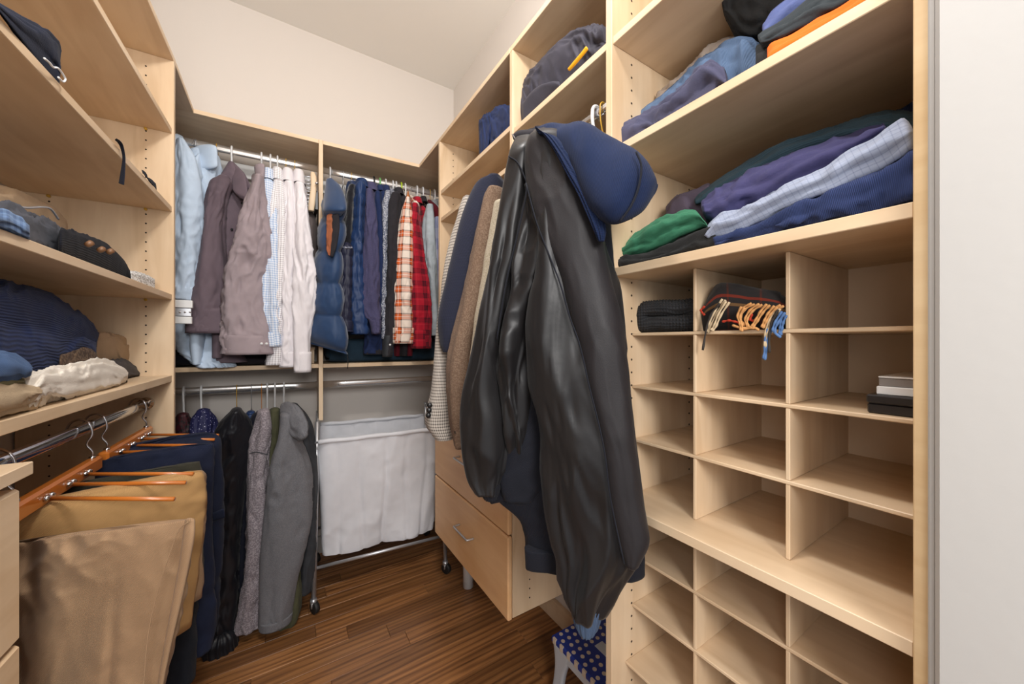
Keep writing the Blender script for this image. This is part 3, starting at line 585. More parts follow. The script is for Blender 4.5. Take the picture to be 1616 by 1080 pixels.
g = garment('cardigan', 'charcoal cardigan with black upper sleeve', 'cardigan', C['blk'], [(308, 618, 632), (330, 612, 631), (370, 612, 630), (420, 612, 627), (480, 609, 622), (530, 606, 620), (562, 604, 618)], Y=1.98, th=0.035, seed=18, group=GV, cuff=530, cuffm=C['dgrey'], buttons=1, col=(626, 308, 7, 6))
hanger(622, 303, M['white'], 'white hanger left of the lime hanger'); hanger(630, 304, M['lime'], 'lime green plastic hanger of the charcoal cardigan')
garment('wool_sweater', 'burgundy sweater between the cardigan and the orange tartan shirt', 'sweater', C['burg'], [(317, 628, 637), (345, 626, 636), (430, 622, 634), (500, 622, 632), (562, 622, 632)], Y=2.08, th=0.03, seed=19, group=GV, bottom=562)
hanger(636, 316, M['white'], 'white hanger of the burgundy sweater beside the orange tartan')
g = garment('plaid_shirt', 'orange and cream tartan flannel shirt', 'shirt', C['oplaid'], [(315, 640, 647), (335, 634, 649), (370, 629, 650), (420, 624, 651), (470, 622, 653), (515, 621, 655), (541, 621, 652)], Y=1.96, th=0.04, seed=20, group=GV, cuff=518)
x_ = PY(644, 300, RY)[0]; hw = thing('clothes_hanger', 'wooden topped hanger of the orange tartan shirt', 'hanger', PY(644, 318, 2.17), 'hangers on the back rods')
loft('hanger_head', sil([(303, 643, 645), (310, 641.5, 646), (318, 640, 648)], dY(644, 2.16), 0.012), M['beech'], hw, n=10, m=16)
tube('hook', [A_([x_, rodY(x_)-0.0, RZ+0.013]), A_([x_, rodY(x_)-0.02, RZ-0.005]), A_([x_, rodY(x_)-0.03, PY(644, 304, 2.17)[2]])], 0.0018, M['steel'], hw, 6, 14)
garment('plaid_shirt', 'red and black tartan flannel shirt', 'shirt', C['rplaid'], [(325, 649, 661), (350, 648, 663), (385, 649, 667), (430, 650, 673), (480, 651, 678), (520, 650, 679), (549, 651, 679)], Y=1.97, th=0.04, seed=23, group=GV, cuff=522, col=(655, 322, 7, 6))
hanger(654, 318, M['white'], 'white hanger of the red tartan shirt')
garment('blouse', 'dark floral blouse right of the red tartan shirt', 'top', C['floral'], [(322, 659, 669), (345, 658, 668), (400, 660, 672), (500, 664, 678)], Y=2.10, th=0.03, seed=24, group=GV, col=(664, 320, 5, 5), colm=C['blk'])
hanger(663, 318, M['white'], 'white hanger of the dark floral blouse')
garment('blouse', 'dark maroon print blouse left of the washed denim shirt', 'top', C['burg'], [(322, 668, 677), (345, 665, 675), (400, 668, 678), (500, 670, 682)], Y=2.12, th=0.03, seed=25, group=GV)
hanger(674, 322, M['yellow'], 'gold wire hanger near the right end of the rod', thick=False)
garment('denim_shirt', 'washed pale denim shirt near the right end of the rod', 'shirt', C['denim'], [(326, 673, 684), (360, 668, 685), (400, 667, 688), (440, 671, 691), (480, 676, 693), (530, 680, 694)], Y=2.0, th=0.035, seed=26, group=GV)
hanger(681, 325, M['white'], 'white hanger of the washed denim shirt')
garment('dress_shirt', 'blue and white striped shirt last on the upper rod', 'shirt', C['bstripe'], [(346, 685, 696), (370, 683, 698), (430, 686, 700), (500, 688, 702), (540, 688, 700)], Y=2.04, th=0.035, seed=27, group=GV)
garment('dress_shirt', 'soft grey shirt behind the washed denim shirt', 'shirt', C['grsh'], [(320, 680, 692), (350, 682, 696), (420, 688, 702), (500, 690, 704)], Y=2.12, th=0.03, seed=28, group=GV)
# things on the lower back shelf and the racks
tb = loft('storage_bag', [(TBp(0.215, 2.25, H-0.045), A_([0, 0.10, 0]), A_([0, 0, 0.045])), (TBp(0.24, 2.25, H-0.045), A_([0, 0.12, 0]), A_([0, 0, 0.062])), (TBp(0.6, 2.25, H-0.045), A_([0, 0.12, 0]), A_([0, 0, 0.064])), (TBp(0.95, 2.25, H-0.045), A_([0, 0.12, 0]), A_([0, 0, 0.062]))], C['dteal'], p=6, m=44, wr=0.002)
tag(tb, 'dark teal canvas storage bag lying on the shelf behind the vests', 'bag')
tt = thing('storage_box', 'small tan box on the back shelf left of the dividing panel', 'box', TBp(0.11, 2.2, H-0.111))
box('box_body', 0.085, 0.145, 2.13, 2.30, H-0.1105, H-0.040, M['wx'], tt); box('box_lid', 0.082, 0.148, 2.127, 2.303, H-0.0398, H-0.025, M['wx'], tt)
bp = loft('folded_garment', [(TBp(-0.60, 2.22, H-0.085), A_([0, 0.10, 0]), A_([0, 0, 0.02])), (TBp(-0.5, 2.21, H-0.075), A_([0, 0.115, 0]), A_([0, 0, 0.032])), (TBp(-0.38, 2.21, H-0.070), A_([0, 0.12, 0]), A_([0, 0, 0.036])), (TBp(-0.32, 2.21, H-0.08), A_([0, 0.10, 0]), A_([0, 0, 0.025]))], C['nblk'], wr=0.006, m=36, p=3, seed=31)
tag(bp, 'dark folded garment on the back shelf under the pale blue shirts', 'clothes')
bp = loft('folded_garment', [(TBp(-0.30, 2.21, H-0.088), A_([0, 0.10, 0]), A_([0, 0, 0.018])), (TBp(-0.2, 2.20, H-0.082), A_([0, 0.11, 0]), A_([0, 0, 0.026])), (TBp(-0.08, 2.20, H-0.085), A_([0, 0.11, 0]), A_([0, 0, 0.023])), (TBp(0.05, 2.21, H-0.088), A_([0, 0.10, 0]), A_([0, 0, 0.018]))], C['charcoal'], wr=0.006, m=36, p=3, seed=33)
tag(bp, 'flat charcoal garment lying under the plum and mauve shirts', 'clothes')
# slide-out tie rack with a wooden front
tr = thing('tie_rack', 'slide-out tie rack with wooden front block left of the dividing panel', 'rack', PY(492, 330, 2.1))
loft('front_block', sil([(273, 491, 496), (280, 490.5, 499), (295, 491, 499), (318, 488, 497), (333, 487, 495)], dY(493, 2.02), 0.012), M['wz'], tr, p=5, n=24, m=24, cap0='flat', cap1='flat')
tube('knob', [PY(498, 290, 1.99), PY(501, 289, 1.985)], 0.006, M['chrome'], tr, 10)
box('slide', PY(497.5, 300, 2.04)[0], PY(502, 300, 2.04)[0], 2.04, 2.36, PY(495, 330, 2.04)[2], PY(495, 300, 2.04)[2], M['black'], tr)
for v in np.linspace(280, 326, 9):
    tube('prong', [PY(493, v, 2.06), PY(484, v-1.5, 2.06), PY(478, v-2.2, 2.07)], 0.0028, M['steel'], tr, 6, 8)
# pale pull-out rail on the left panel
vr = thing('valet_rail', 'white pull-out rail in front of the pale blue shirts', 'rail', PY(290, 510, 1.86))
x0 = TL(A_([[XL-0.06, 1.755, 0]]))[0][0]; x1 = PY(304, 500, 1.90)[0]
def zz(v): return PY(290, v, 1.90)[2]
box('rail_plate', x0, x1, 1.895, 1.915, zz(486), zz(474), M['white_metal'], vr); box('slide', x0, x1-0.004, 1.898, 1.912, zz(499), zz(486.5), M['steel'], vr); box('rail_plate', x0, x1-0.002, 1.895, 1.915, zz(511), zz(500), M['white_metal'], vr)
for u in (284, 292, 300): mesh('screw', *tubeg([PY(u, 493, 1.8985), PY(u, 493, 1.8955)], 0.0035, 10), M['chrome'], vr)
# lower left bay
def low(name, label, cat, mat, rows, hook=None, hm=None, hl=None, thick=True, Y=1.97, **k):
    t = garment(name, label, cat, mat, rows, Y=Y, group=GL, bY=k.pop('bY', 2.05), **k)
    if hook: hanger(hook[0], hook[1], hm, hl, upper=False, thick=thick)
    return t
low('party_top', 'dark red top with black sequins at the left end of the lower rod', 'top', C['redseq'], [(656, 281, 297), (675, 278, 301), (700, 276, 305), (760, 275, 309), (840, 275, 312)], (290, 655), M['white'], 'white plastic hanger of the red sequinned top', seed=41, th=0.03, Y=2.08)
low('party_top', 'navy spangled top next to the red sequinned top', 'top', C['navyseq'], [(650, 312, 330), (665, 304, 337), (700, 303, 340), (760, 303, 341), (840, 304, 342)], (318, 655), M['white'], 'white plastic hanger of the navy spangled top', seed=42, th=0.035, Y=2.05)
g = low('rain_jacket', 'black nylon jacket with gathered elastic hem', 'jacket', C['bsat'], [(648, 366, 380), (665, 352, 389), (690, 344, 391), (720, 338, 388), (780, 334, 378), (860, 328, 372), (940, 324, 370), (1000, 323, 368), (1012, 327, 366)], (374, 642), M['yellow'], 'gold wire hanger of the black nylon jacket', False, seed=43, th=0.06, Y=1.87, wr=0.006, bottom=960, slabY=2.16)
hs = [(1008, 326, 368), (1018, 324, 369), (1034, 329, 372)]
loft('elastic_hem', sil(hs, dY(347, 1.87), 0.055), C['bsat'], g, cap1='hollow', m=72, n=10, folds=((15, 0.0035, 0, 0), (23, 0.0015, 1, 5)), wr=0.001)
low('puffer_jacket', 'dark blue puffer behind the black nylon jacket', 'jacket', C['quilt2'], [(652, 389, 402), (670, 385, 402), (700, 380, 398), (760, 376, 396), (850, 374, 395)], (397, 645), M['steel'], 'steel wire hanger of the dark blue puffer', False, seed=44, th=0.035, Y=2.02, modl=scallop(0.05, 0.006))
low('jacket', 'plain black jacket left of the heather grey sweater', 'jacket', C['nblk'], [(655, 399, 411), (680, 388, 409), (720, 373, 405), (770, 366, 401), (830, 366, 398), (900, 371, 396), (930, 376, 396)], (413, 648), M['orange'], 'orange hook hanger of the plain black jacket', False, seed=45, th=0.04, Y=1.93)
g = low('sweater', 'heather grey knit jacket on the lower rod', 'sweater', C['heather'], [(650, 408, 425), (672, 403, 427), (700, 396, 426), (735, 393, 423), (800, 392, 424), (870, 390, 424), (930, 384, 421), (965, 379, 417), (990, 377, 416)], (422, 650), M['white'], 'white hanger of the heather grey knit jacket', seed=46, th=0.04, Y=1.85, col=(415, 655, 9, 6), bottom=940, slabY=2.14)
tube('shoulder_seam', [PY(394, 716, 1.81), PY(405, 714, 1.808), PY(423, 718, 1.81)], 0.0018, C['dgrey'], g, 6, 12)
g = low('jacket', 'olive jacket between the heather grey and grey softshell jackets', 'jacket', C['olive'], [(648, 426, 441), (670, 422, 442), (720, 417, 442), (780, 416, 446), (860, 424, 460), (930, 434, 472), (970, 438, 472), (990, 438, 462)], (434, 646), M['white'], 'white hanger of the olive jacket', seed=47, th=0.035, Y=1.90, bottom=935, slabY=2.14)
g = low('softshell_jacket', 'mid grey hooded softshell jacket, front of the lower rod', 'jacket', C['fleece'], [(655, 443, 462), (690, 440, 470), (715, 433, 478), (745, 428, 486), (790, 426, 489), (830, 424, 487), (870, 421, 479), (915, 418, 467), (960, 415, 459), (983, 414, 456)], (448, 636), M['white'], 'white hanger of the grey softshell jacket', seed=48, th=0.05, Y=1.82, bottom=935, cuff=972, slabY=2.14, wr=0.003)
loft('hood', cross([(443, 640, 456, 635, 0.05, 0.03), (442, 655, 468, 640, 0.02), (446, 672, 480, 655, 0), (458, 688, 487, 672, -0.01), (468, 694, 486, 684, -0.02, 0.03)], dY(462, 1.80), 0.04), C['fleece'], g, m=56, n=30, wr=0.006, wf=(22, 22, 16))
low('parka', 'dark grey parka behind the grey softshell jacket', 'coat', C['dgrey'], [(640, 456, 470), (655, 458, 482), (675, 465, 490), (710, 470, 495), (760, 473, 499), (820, 476, 498), (880, 474, 497), (930, 470, 492)], seed=49, th=0.05, Y=1.95, bottom=925, slabY=2.15)
# ---------------------------------------------------------------- laundry hamper
ex, ey = A_([0.996, -0.087, 0]), A_([0.087, 0.996, 0]); FLc = A_([0.126, 1.885, 0]); WH, DH = 0.62, 0.43
HB = thing('laundry_hamper', 'white cloth laundry hamper on a wheeled steel frame', 'hamper', FLc+ex*WH/2+ey*DH/2)
def hp(a, b, z): return FLc+ex*a+ey*b+UP*z
for a in (0, WH):
    for b in (0, DH):
        top = hp(a+(0.014 if a == 0 else -0.014), b+(0.06 if b == 0 else -0.06), 0.862)
        tube('leg', [hp(a, b, 0.062), top], 0.0105, M['steel'], HB, 12)
        cs = tube('caster', [hp(a-0.001, b, 0.044), hp(a-0.001, b, 0.066)], 0.014, M['steel'], HB, 12)
        c = hp(a+0.004, b-0.004, 0.0275); wv = ex*0.8+ey*0.5; wv /= np.linalg.norm(wv)
        mesh('wheel', *tubeg([c-wv*0.011, c-wv*0.009, c+wv*0.009, c+wv*0.011], [0.022, 0.0268, 0.0268, 0.022], 18), M['rubber'], cs)
        mesh('fork', *tubeg([c-wv*0.014+UP*0.002, c-wv*0.014+UP*0.02, c+UP*0.029], 0.004, 8), M['steel'], cs)
for b in (0, DH): tube('lower_bar', [hp(0, b+(0.012 if b == 0 else -0.012), 0.196), hp(WH, b+(0.012 if b == 0 else -0.012), 0.196)], 0.0075, M['steel'], HB, 10)
for a in (0.014, WH-0.014): tube('side_bar', [hp(a, 0.06, 0.85), hp(a, DH-0.06, 0.85)], 0.007, M['steel'], HB, 10)
M['bag'] = fab('white_polyester', (222, 223, 228), 0.6, var=0.03, bs=0.1, sheen=0.05)
def bagm(s, th, sl):
    # upright fold lines on the wide sides, pinched towards the bottom
    x = CXN[None, :]+0*s; wide = np.clip((0.985-np.abs(x))*14, 0, 1); d = 0
    for c_, a_ in ((-0.72, 0.005), (-0.36, 0.007), (0.02, 0.012), (0.4, 0.007), (0.72, 0.009)): d = d-a_*np.exp(-((x-c_-0.03*np.sin(5*s+c_*9))/0.035)**2)*(0.5+0.9*s)
    d = d+0.012*np.sin(7*x+4.5*s)*s**1.5 - 0.02*np.clip(s-0.72, 0, 1)*np.cos(5.2*x+1)
    return d*wide
cz = [(0.772, 0.300, 0.205), (0.70, 0.297, 0.200), (0.5, 0.288, 0.185), (0.33, 0.280, 0.172), (0.24, 0.276, 0.165), (0.208, 0.272, 0.160)]
br = [(hp(WH/2-0.002, DH/2, z), ex*a, ey*b) for z, a, b in cz]
V, Fc, uv = loftg(br, m=200, n=70, p=9, cap0='open', cap1='flat', wr=0.004, wf=(6, 6, 5), seed=8, modl=bagm, ridge=0.8)
bg = mesh('bag', V, Fc, M['bag'], HB, True, uv)
for b in (0.0135, DH-0.0135):
    tube('rim_sleeve', [hp(0.018+k*(WH-0.036)/11, b+0.002*math.sin(k*2.3), 0.775+0.002*math.sin(k*1.7)) for k in range(12)], [0.011+0.0012*math.sin(k*2.9) for k in range(12)], M['bag'], bg, 12)
    tube('rim_bar', [hp(0.004, b, 0.775), hp(WH-0.004, b, 0.775)], 0.005, M['steel'], HB, 8)

# ---------------------------------------------------------------- swing-arm trouser hangers on the left rod
TR = 'wooden swing-arm trouser hangers'
def LP(x, y, z): return TL(A_([[x, y, z]]))[0]
XB, ZB = -0.372, H-0.298
def swing(label, y0, y1, arms, hooks):
    t = thing('trouser_hanger', label, 'hanger', LP(XB, (y0+y1)/2, ZB-0.02), TR)
    V, Fc = boxg(XB-0.011, XB+0.011, y0, y1, ZB-0.017, ZB+0.017, 0.005); mesh('bar', TL(np.array(V)), Fc, M['beech'], t, False)
    for yh in hooks:
        c = LP(-0.392, yh, H-0.212); b = LP(XB, yh, ZB+0.017)
        pts = [c+A_([-0.020, 0, -0.026]), c+A_([-0.022, 0, 0.0]), c+A_([-0.013, 0.001, 0.022]), c+A_([0.004, 0.001, 0.026]), c+A_([0.017, 0, 0.012]), c+A_([0.020, 0, -0.012]), c+A_([0.012, -0.002, -0.034]), b+A_([0.001, 0, 0.016]), b-UP*0.004]
        tube('hook', pts, 0.0024, M['chrome'], t, 8, 44); tube('collar_ring', [b-UP*0.002, b+UP*0.005], 0.006, M['chrome'], t, 12)
    for (ya, xe, ye, ze) in arms:
        a = LP(XB+0.011, ya, ZB-0.004); e = A_([xe, ye, ze]); am = tube('arm', [a, e], 0.0042, M['beech'], t, 10)
        mesh('stud', *tubeg([a+A_([-0.002, -0.012, 0.004]), a+A_([0.004, -0.012, 0.004]), a+A_([0.008, -0.012, 0.004])], [0.0055, 0.0055, 0.002], 10), M['chrome'], am)
        mesh('stud', *tubeg([a+A_([-0.002, 0.006, 0.004]), a+A_([0.004, 0.006, 0.004]), a+A_([0.008, 0.006, 0.004])], [0.0055, 0.0055, 0.002], 10), M['chrome'], am)
    return t
def pe(u, v, z): d = (z-H)/((540-v)/FPX); return ray(u, 540)*d+UP*z
za = H-0.312
ends = [pe(345, 687, za), pe(338.5, 694, za), pe(333, 703, za), pe(323.5, 709, za), pe(305, 748, za), pe(293, 762, za), pe(275, 788, za), P(262, 850, 0.662)]
swing('far wooden trouser hanger bar with navy trousers', 1.335, 1.675, [(1.63, *ends[0]), (1.57, *ends[1]), (1.49, *ends[2]), (1.41, *ends[3])], (1.36, 1.65))
swing('near wooden trouser hanger bar with tan and khaki trousers', 0.965, 1.305, [(1.22, *ends[4]), (1.15, *ends[5]), (1.07, *ends[6])], (1.0, 1.28))
def trousers(label, mat, rows, d, th, seed, wr=0.006, hem=None, **k):
    t = thing('trousers', label, 'trousers', P((rows[0][1]+rows[0][2])/2, rows[-1][0], d)*A_([1, 1, 0])+UP*max(0.03, P(100, rows[-1][0], d)[2]), 'trousers on the swing-arm hangers')
    loft('legs', sil(rows, d, th), mat, t, wr=wr, seed=seed, m=k.pop('m', 64), wf=k.pop('wf', (14, 14, 8)), res=0.008, p=3.2, cap1='hollow', **k)
    if hem: loft('hem', cross(hem, d-th*0.72, th*0.42), mat, t, n=40, m=16, p=3, wr=0.001)
    return t
C['khaki'] = fab('khaki_twill', (158, 128, 98), 0.85, 'twill', 0.07, sheen=0.08); C['tan'] = fab('golden_tan_twill', (174, 136, 88), 0.85, 'twill', 0.08); C['drkol'] = fab('dark_olive_wool', (58, 56, 46), 0.9); C['nvtr'] = fab('navy_wool', (23, 29, 48), 0.9, var=0.12); C['jean'] = fab('dark_indigo_denim', (22, 28, 48), 0.9, 'twill', 0.2); C['jean2'] = fab('black_denim', (22, 26, 34), 0.9, 'twill', 0.2)
C['bkc'] = fab('brown_canvas', (92, 70, 50), 0.9)
g = thing('trousers', 'front khaki trousers filling the lower left corner', 'trousers', (-0.26, 0.74, 0.05), 'trousers on the swing-arm hangers')
kr = [(-40, 866, 298, 819, 0.0, 0.010), (-42, 870, 308, 823, 0, 0.024), (-44, 894, 306, 850), (-46, 934, 298, 900), (-47, 989, 285, 958), (-48, 1054, 269, 1022), (-50, 1124, 256, 1085), (-52, 1204, 243, 1170), (-52, 1294, 228, 1270)]
loft('legs', cross(kr, 0.655, 0.034), C['khaki'], g, m=150, n=110, p=3.2, wr=0.014, wf=(9, 9, 7), seed=51, ridge=0.6, modl=lambda s, th, sl: 0.010*np.cos(9*CXN[None, :]+7*s)*np.exp(-((s-0.35)/0.2)**2)-0.012*np.exp(-((CXN[None, :]-0.28-0.25*s)/0.05)**2)*np.clip(s*3-0.3, 0, 1), cap1='hollow')
hemr = [(292, 822, 308, 822, 0, 0.008), (288, 850, 307, 848), (281, 900, 297, 898), (270, 960, 285, 958), (259, 1020, 271, 1018), (249, 1080, 258, 1080), (236, 1180, 243, 1180)]
loft('hem', cross(hemr, 0.655-0.024, 0.015), C['khaki'], g, n=60, m=16, p=3, wr=0.0015)
for (pts) in ([(216, 1090), (224, 1000), (240, 930), (256, 880), (272, 838), (287, 824)],):
    tube('seam', [P(u+10, v, 0.655-0.042) for u, v in pts], 0.0010, C['khaki'], g, 6, 40)
trousers('golden tan trousers behind the front khaki pair', C['tan'], [(776, 20, 262, 0, 0.010), (781, 16, 282, 0, 0.02), (805, 15, 286), (850, 15, 284), (920, 14, 278), (1060, 14, 262)], 0.752, 0.024, 52)
trousers('second tan trousers under the dark olive pair', C['khaki'], [(768, 90, 280, 0, 0.010), (772, 80, 290, 0, 0.018), (800, 60, 292), (880, 60, 290), (1000, 60, 286)], 0.82, 0.02, 53)
trousers('dark olive trousers with slim fold on a wooden arm', C['drkol'], [(750, 110, 285, 0, 0.008), (754, 100, 287, 0, 0.016), (790, 90, 290), (880, 90, 290), (960, 90, 288)], 0.885, 0.018, 54)
trousers('navy wool trousers draped over the farthest arms', C['nvtr'], [(688, 255, 318, 0.03, 0.010), (696, 215, 326, 0.02, 0.022), (715, 190, 330), (780, 190, 333), (880, 196, 333), (980, 215, 330), (1010, 225, 328)], 1.10, 0.045, 55)
trousers('dark indigo jeans hanging between the tan and navy trousers', C['jean'], [(712, 195, 312, 0, 0.012), (720, 185, 318, 0, 0.025), (800, 185, 316), (900, 190, 318), (1000, 210, 325), (1040, 240, 322)], 1.0, 0.035, 56)
trousers('black jeans whose hem shows right of the khaki pair', C['jean2'], [(760, 170, 280, 0, 0.01), (800, 165, 290), (900, 180, 295), (1000, 200, 296), (1090, 215, 296)], 0.90, 0.03, 57)
g = thing('belt_bag', 'dark blue strap and pouch between the trousers and the black jacket', 'bag', P(320, 880, 1.12))
loft('strap', cross([(314, 818, 314, 832), (330, 812, 330, 826), (352, 803, 354, 818)], 1.10, 0.006), C['nvtr'], g, n=14, m=14, p=4)
loft('pouch', sil([(835, 296, 314), (850, 294, 316), (880, 295, 312)], 1.08, 0.02), C['nvtr'], g, n=14, m=24, p=4)

# ---------------------------------------------------------------- suit jackets in the right bay
GJ = 'suit jackets in the right bay'
HT1, HT2 = (206, 198, 188), (88, 80, 76)
C['hound'] = plaid('houndstooth_wool', 210, 105, [(0, HT2), (0.4, HT1)], [(0, HT2), (0.42, HT1)]); C['njk'] = plaid('navy_birdseye_wool', 300, 300, [(0, (26, 28, 42)), (0.6, (50, 54, 74))], [(0, (26, 28, 42)), (0.6, (46, 50, 70))]); C['bjk'] = fab('brown_tweed', (116, 94, 78), 0.95, 'heather', 0.08, 0.9, rgb2=(138, 116, 98)); C['cjk'] = fab('cream_linen', (196, 186, 166), 0.9, 'heather', 0.05, 1.0, rgb2=(176, 164, 142))
def hookR(y, mat, label, z, x=0.715, r=0.003, tilt=0.0):
    t = thing('clothes_hanger', label, 'hanger', (x, y, z), 'hangers in the right bay'); zr = H+0.612; rr = 0.0095+r
    pts = [A_([x+rr, y, zr-0.012])]+[A_([x+rr*math.cos(a), y, zr+0.004+(0.012+r)*math.sin(a)]) for a in np.linspace(0, math.pi, 9)]+[A_([x-rr, y, zr-0.02]), A_([x-rr*0.5, y, zr-0.05]), A_([x, y, z])]
    tube('hook', pts, r, mat, t, 8, 40); tube('shoulder_bar', [A_([x-0.2, y+tilt, z-0.07]), A_([x-0.1, y+tilt/2, z-0.03]), A_([x, y, z]), A_([x+0.1, y, z-0.03]), A_([x+0.2, y, z-0.07])], r*1.3, mat, t, 8, 24); return t
def suit(label, mat, rows, d, y, seed, th=0.05, hook=None, buttons=None, zb=-0.24, x=0.70):
    t = thing('suit_jacket', label, 'jacket', (0.66, y, H+zb), GJ)
    loft('sleeve', sil(rows, d, th), mat, t, wr=0.003, seed=seed, wf=(8, 8, 3), cap1='hollow', m=44, res=0.008, folds=((2, 0.004, seed, 4), (3, 0.003, seed*2, -4)))
    zs = [0.50, 0.475, 0.43, 0.34, 0.1, zb+0.03, zb]; wa = [0.05, 0.11, 0.17, 0.19, 0.19, 0.20, 0.20]
    loft('body', [(A_([x, y, H+z]), A_([w_, 0, 0]), A_([0, q, 0])) for z, w_, q in zip(zs, wa, (0.010, 0.016, 0.02, 0.022, 0.024, 0.024, 0.022))], mat, t, wr=0.003, seed=seed, m=40, cap1='hollow', res=0.012, wf=(6, 6, 3))
    for (u, v) in buttons or ():
        c = P(u, v, d-th*0.98); f_ = ray(u, 540); f_ /= np.linalg.norm(f_); mesh('button', *tubeg([c-f_*0.004, c-f_*0.002, c+f_*0.006], [0.006, 0.008, 0.008], 12), M['black'], t)
    hookR(y, M['black'], hook, H+0.50); return t
suit('light houndstooth suit jacket, farthest of the suit jackets', C['hound'], [(318, 732, 744), (345, 724, 742), (400, 709, 732), (480, 696, 722), (560, 687, 716), (620, 680, 714), (665, 672, 714), (690, 684, 716)], 1.17, 1.012, 61, 0.05, 'black hanger of the houndstooth jacket', [(678, 640), (677, 648), (676, 656)])
suit('navy birdseye suit jacket behind the brown tweed one', C['njk'], [(286, 764, 792), (294, 750, 796), (330, 735, 790), (380, 722, 772), (440, 708, 752), (500, 695, 738), (540, 697, 730), (556, 701, 724)], 1.11, 0.972, 62, 0.045, 'black hanger of the navy birdseye jacket')
suit('brown tweed suit jacket with dark cuff buttons', C['bjk'], [(304, 769, 792), (316, 763, 796), (360, 752, 790), (420, 740, 778), (480, 726, 764), (540, 711, 748), (600, 704, 742), (660, 708, 736), (702, 716, 731)], 1.04, 0.930, 63, 0.045, 'black hanger of the brown tweed jacket', [(722.5, 658), (722, 670), (721.5, 682)])
suit('cream linen jacket beside the dark hooded jacket', C['cjk'], [(322, 780, 800), (360, 773, 800), (420, 762, 795), (500, 748, 785), (560, 740, 775), (620, 733, 765), (660, 733, 755)], 0.985, 0.885, 64, 0.03, 'black hanger of the cream linen jacket')

# ---------------------------------------------------------------- dark jacket turned inside out, with navy hood
C['satin'] = satin('black_satin_lining', (28, 26, 27), 0.40); C['shell'] = fab('dark_navy_shell', (22, 24, 33), 0.8, 'twill', 0.1); C['hood'] = fab('navy_ribbed_jersey', (22, 36, 68), 0.95, 'knit', 0.08, 1.25, sheen=0.05); C['rib'] = fab('slate_rib_knit', (70, 86, 110), 0.95, 'rib', 0.1, 2.0)
C['shell2'] = fab('black_matte_lining', (34, 31, 33), 0.5, 'plain', 0.1, sheen=0.05, bs=0.15)
C['ribd'] = fab('dark_rib_knit', (28, 28, 34), 0.95, 'rib', 0.1, 2.0)
nJ = A_([0.77, 0.64, 0])
def dJ(off=0.0): return lambda u: 0.8588/float(nJ @ ray(u, 540)) - off
J = thing('hooded_jacket', 'black jacket turned inside out with satin lining and navy hood', 'jacket', (0.60, 0.62, H-0.62))
kw = dict(res=0.006, cap1='hollow')
loft('body', sil([(222, 822, 905), (250, 806, 950), (330, 792, 958), (420, 780, 966), (540, 764, 982), (660, 752, 994), (740, 752, 1002), (786, 778, 1008), (830, 822, 1012), (893, 830, 1012)], dJ(-0.02), 0.05), C['shell'], J, m=80, wr=0.006, wf=(6, 6, 3.5), seed=71, p=2.8, **kw)
loft('hem', sil([(866, 828, 884), (880, 829, 886), (896, 830, 882)], dJ(0.028), 0.02), C['shell'], J, m=40, n=10, p=3, wr=0.002, cap0='flat', cap1='hollow')
loft('hem', cross([(778, 779, 776, 796, 0, 0.012), (800, 780, 800, 792), (820, 786, 820, 799), (838, 792, 838, 798, 0, 0.010)], dJ(0.03), 0.018), C['shell'], J, m=24, n=20, p=3, wr=0.002)
# inner facing seen between the two satin fronts
loft('inner_facing', sil([(560, 818, 834), (610, 812, 846), (640, 814, 858), (700, 800, 862), (760, 790, 862), (788, 796, 842)], dJ(0.032), 0.022), C['shell'], J, m=44, wr=0.004, seed=78, wf=(8, 8, 8), p=3, **kw)
# left satin sleeve
loft('sleeve', sil([(222, 812, 850, 0.01, 0.02), (246, 803, 846), (280, 797, 838), (307, 793, 832), (360, 785, 820), (410, 776, 809), (449, 768, 799), (500, 759, 791), (538, 752, 785), (580, 743, 784), (620, 734, 790), (660, 729, 803), (710, 729, 806), (750, 735, 796), (774, 748, 790)], dJ(0.062), 0.042), C['satin'], J, m=84, wr=0.0075, wf=(18, 18, 3.6), seed=72, ridge=0.5, top_damp=0.25, folds=((3, 0.004, 0.5, 6), (5, 0.003, 1, -8)), p=2.2, **kw)
loft('cuff', sil([(764, 756, 791), (775, 758, 788), (784, 764, 784)], dJ(0.055), 0.03), C['ribd'], J, m=60, n=10, folds=((18, 0.0015, 0, 0),), cap1='hollow')
# crumpled satin underarm
loft('underarm', sil([(300, 828, 842), (340, 824, 852), (380, 815, 858), (420, 806, 858), (460, 797, 844), (510, 787, 838), (560, 782, 834), (610, 788, 830), (650, 797, 826, 0, 0.028), (690, 805, 822, 0, 0.02), (715, 810, 818, 0.01, 0.01)], dJ(0.056), 0.036), C['satin'], J, m=84, wr=0.011, wf=(19, 19, 5), seed=73, ridge=0.4, folds=((3, 0.007, 1, 12), (5, 0.005, 2, -14)), **kw)
# right satin front and sleeve
fr = [(216, 838, 890, 0.01, 0.02), (240, 840, 912), (300, 845, 932), (380, 850, 948), (430, 846, 966), (470, 836, 978), (530, 832, 986), (600, 838, 993), (660, 850, 1000), (720, 858, 1006), (790, 861, 1013), (845, 868, 1020), (885, 878, 1003), (925, 884, 974), (958, 897, 954)]
loft('front_lining', sil(fr, dJ(0.075), 0.05), C['satin'], J, m=110, wr=0.0085, wf=(15, 15, 2.8), seed=76, ridge=0.5, top_damp=0.2, folds=((3, 0.006, 0.3, 5), (5, 0.004, 1.4, -6)), p=2.3, **kw)
loft('cuff', sil([(950, 899, 952), (968, 903, 948), (982, 908, 943), (989, 914, 937)], dJ(0.078), 0.036), C['rib'], J, m=72, n=12, folds=((20, 0.0016, 0, 0),), cap1='hollow')
def onJ(u, v, off): return P(u, v, dJ(off)(u))
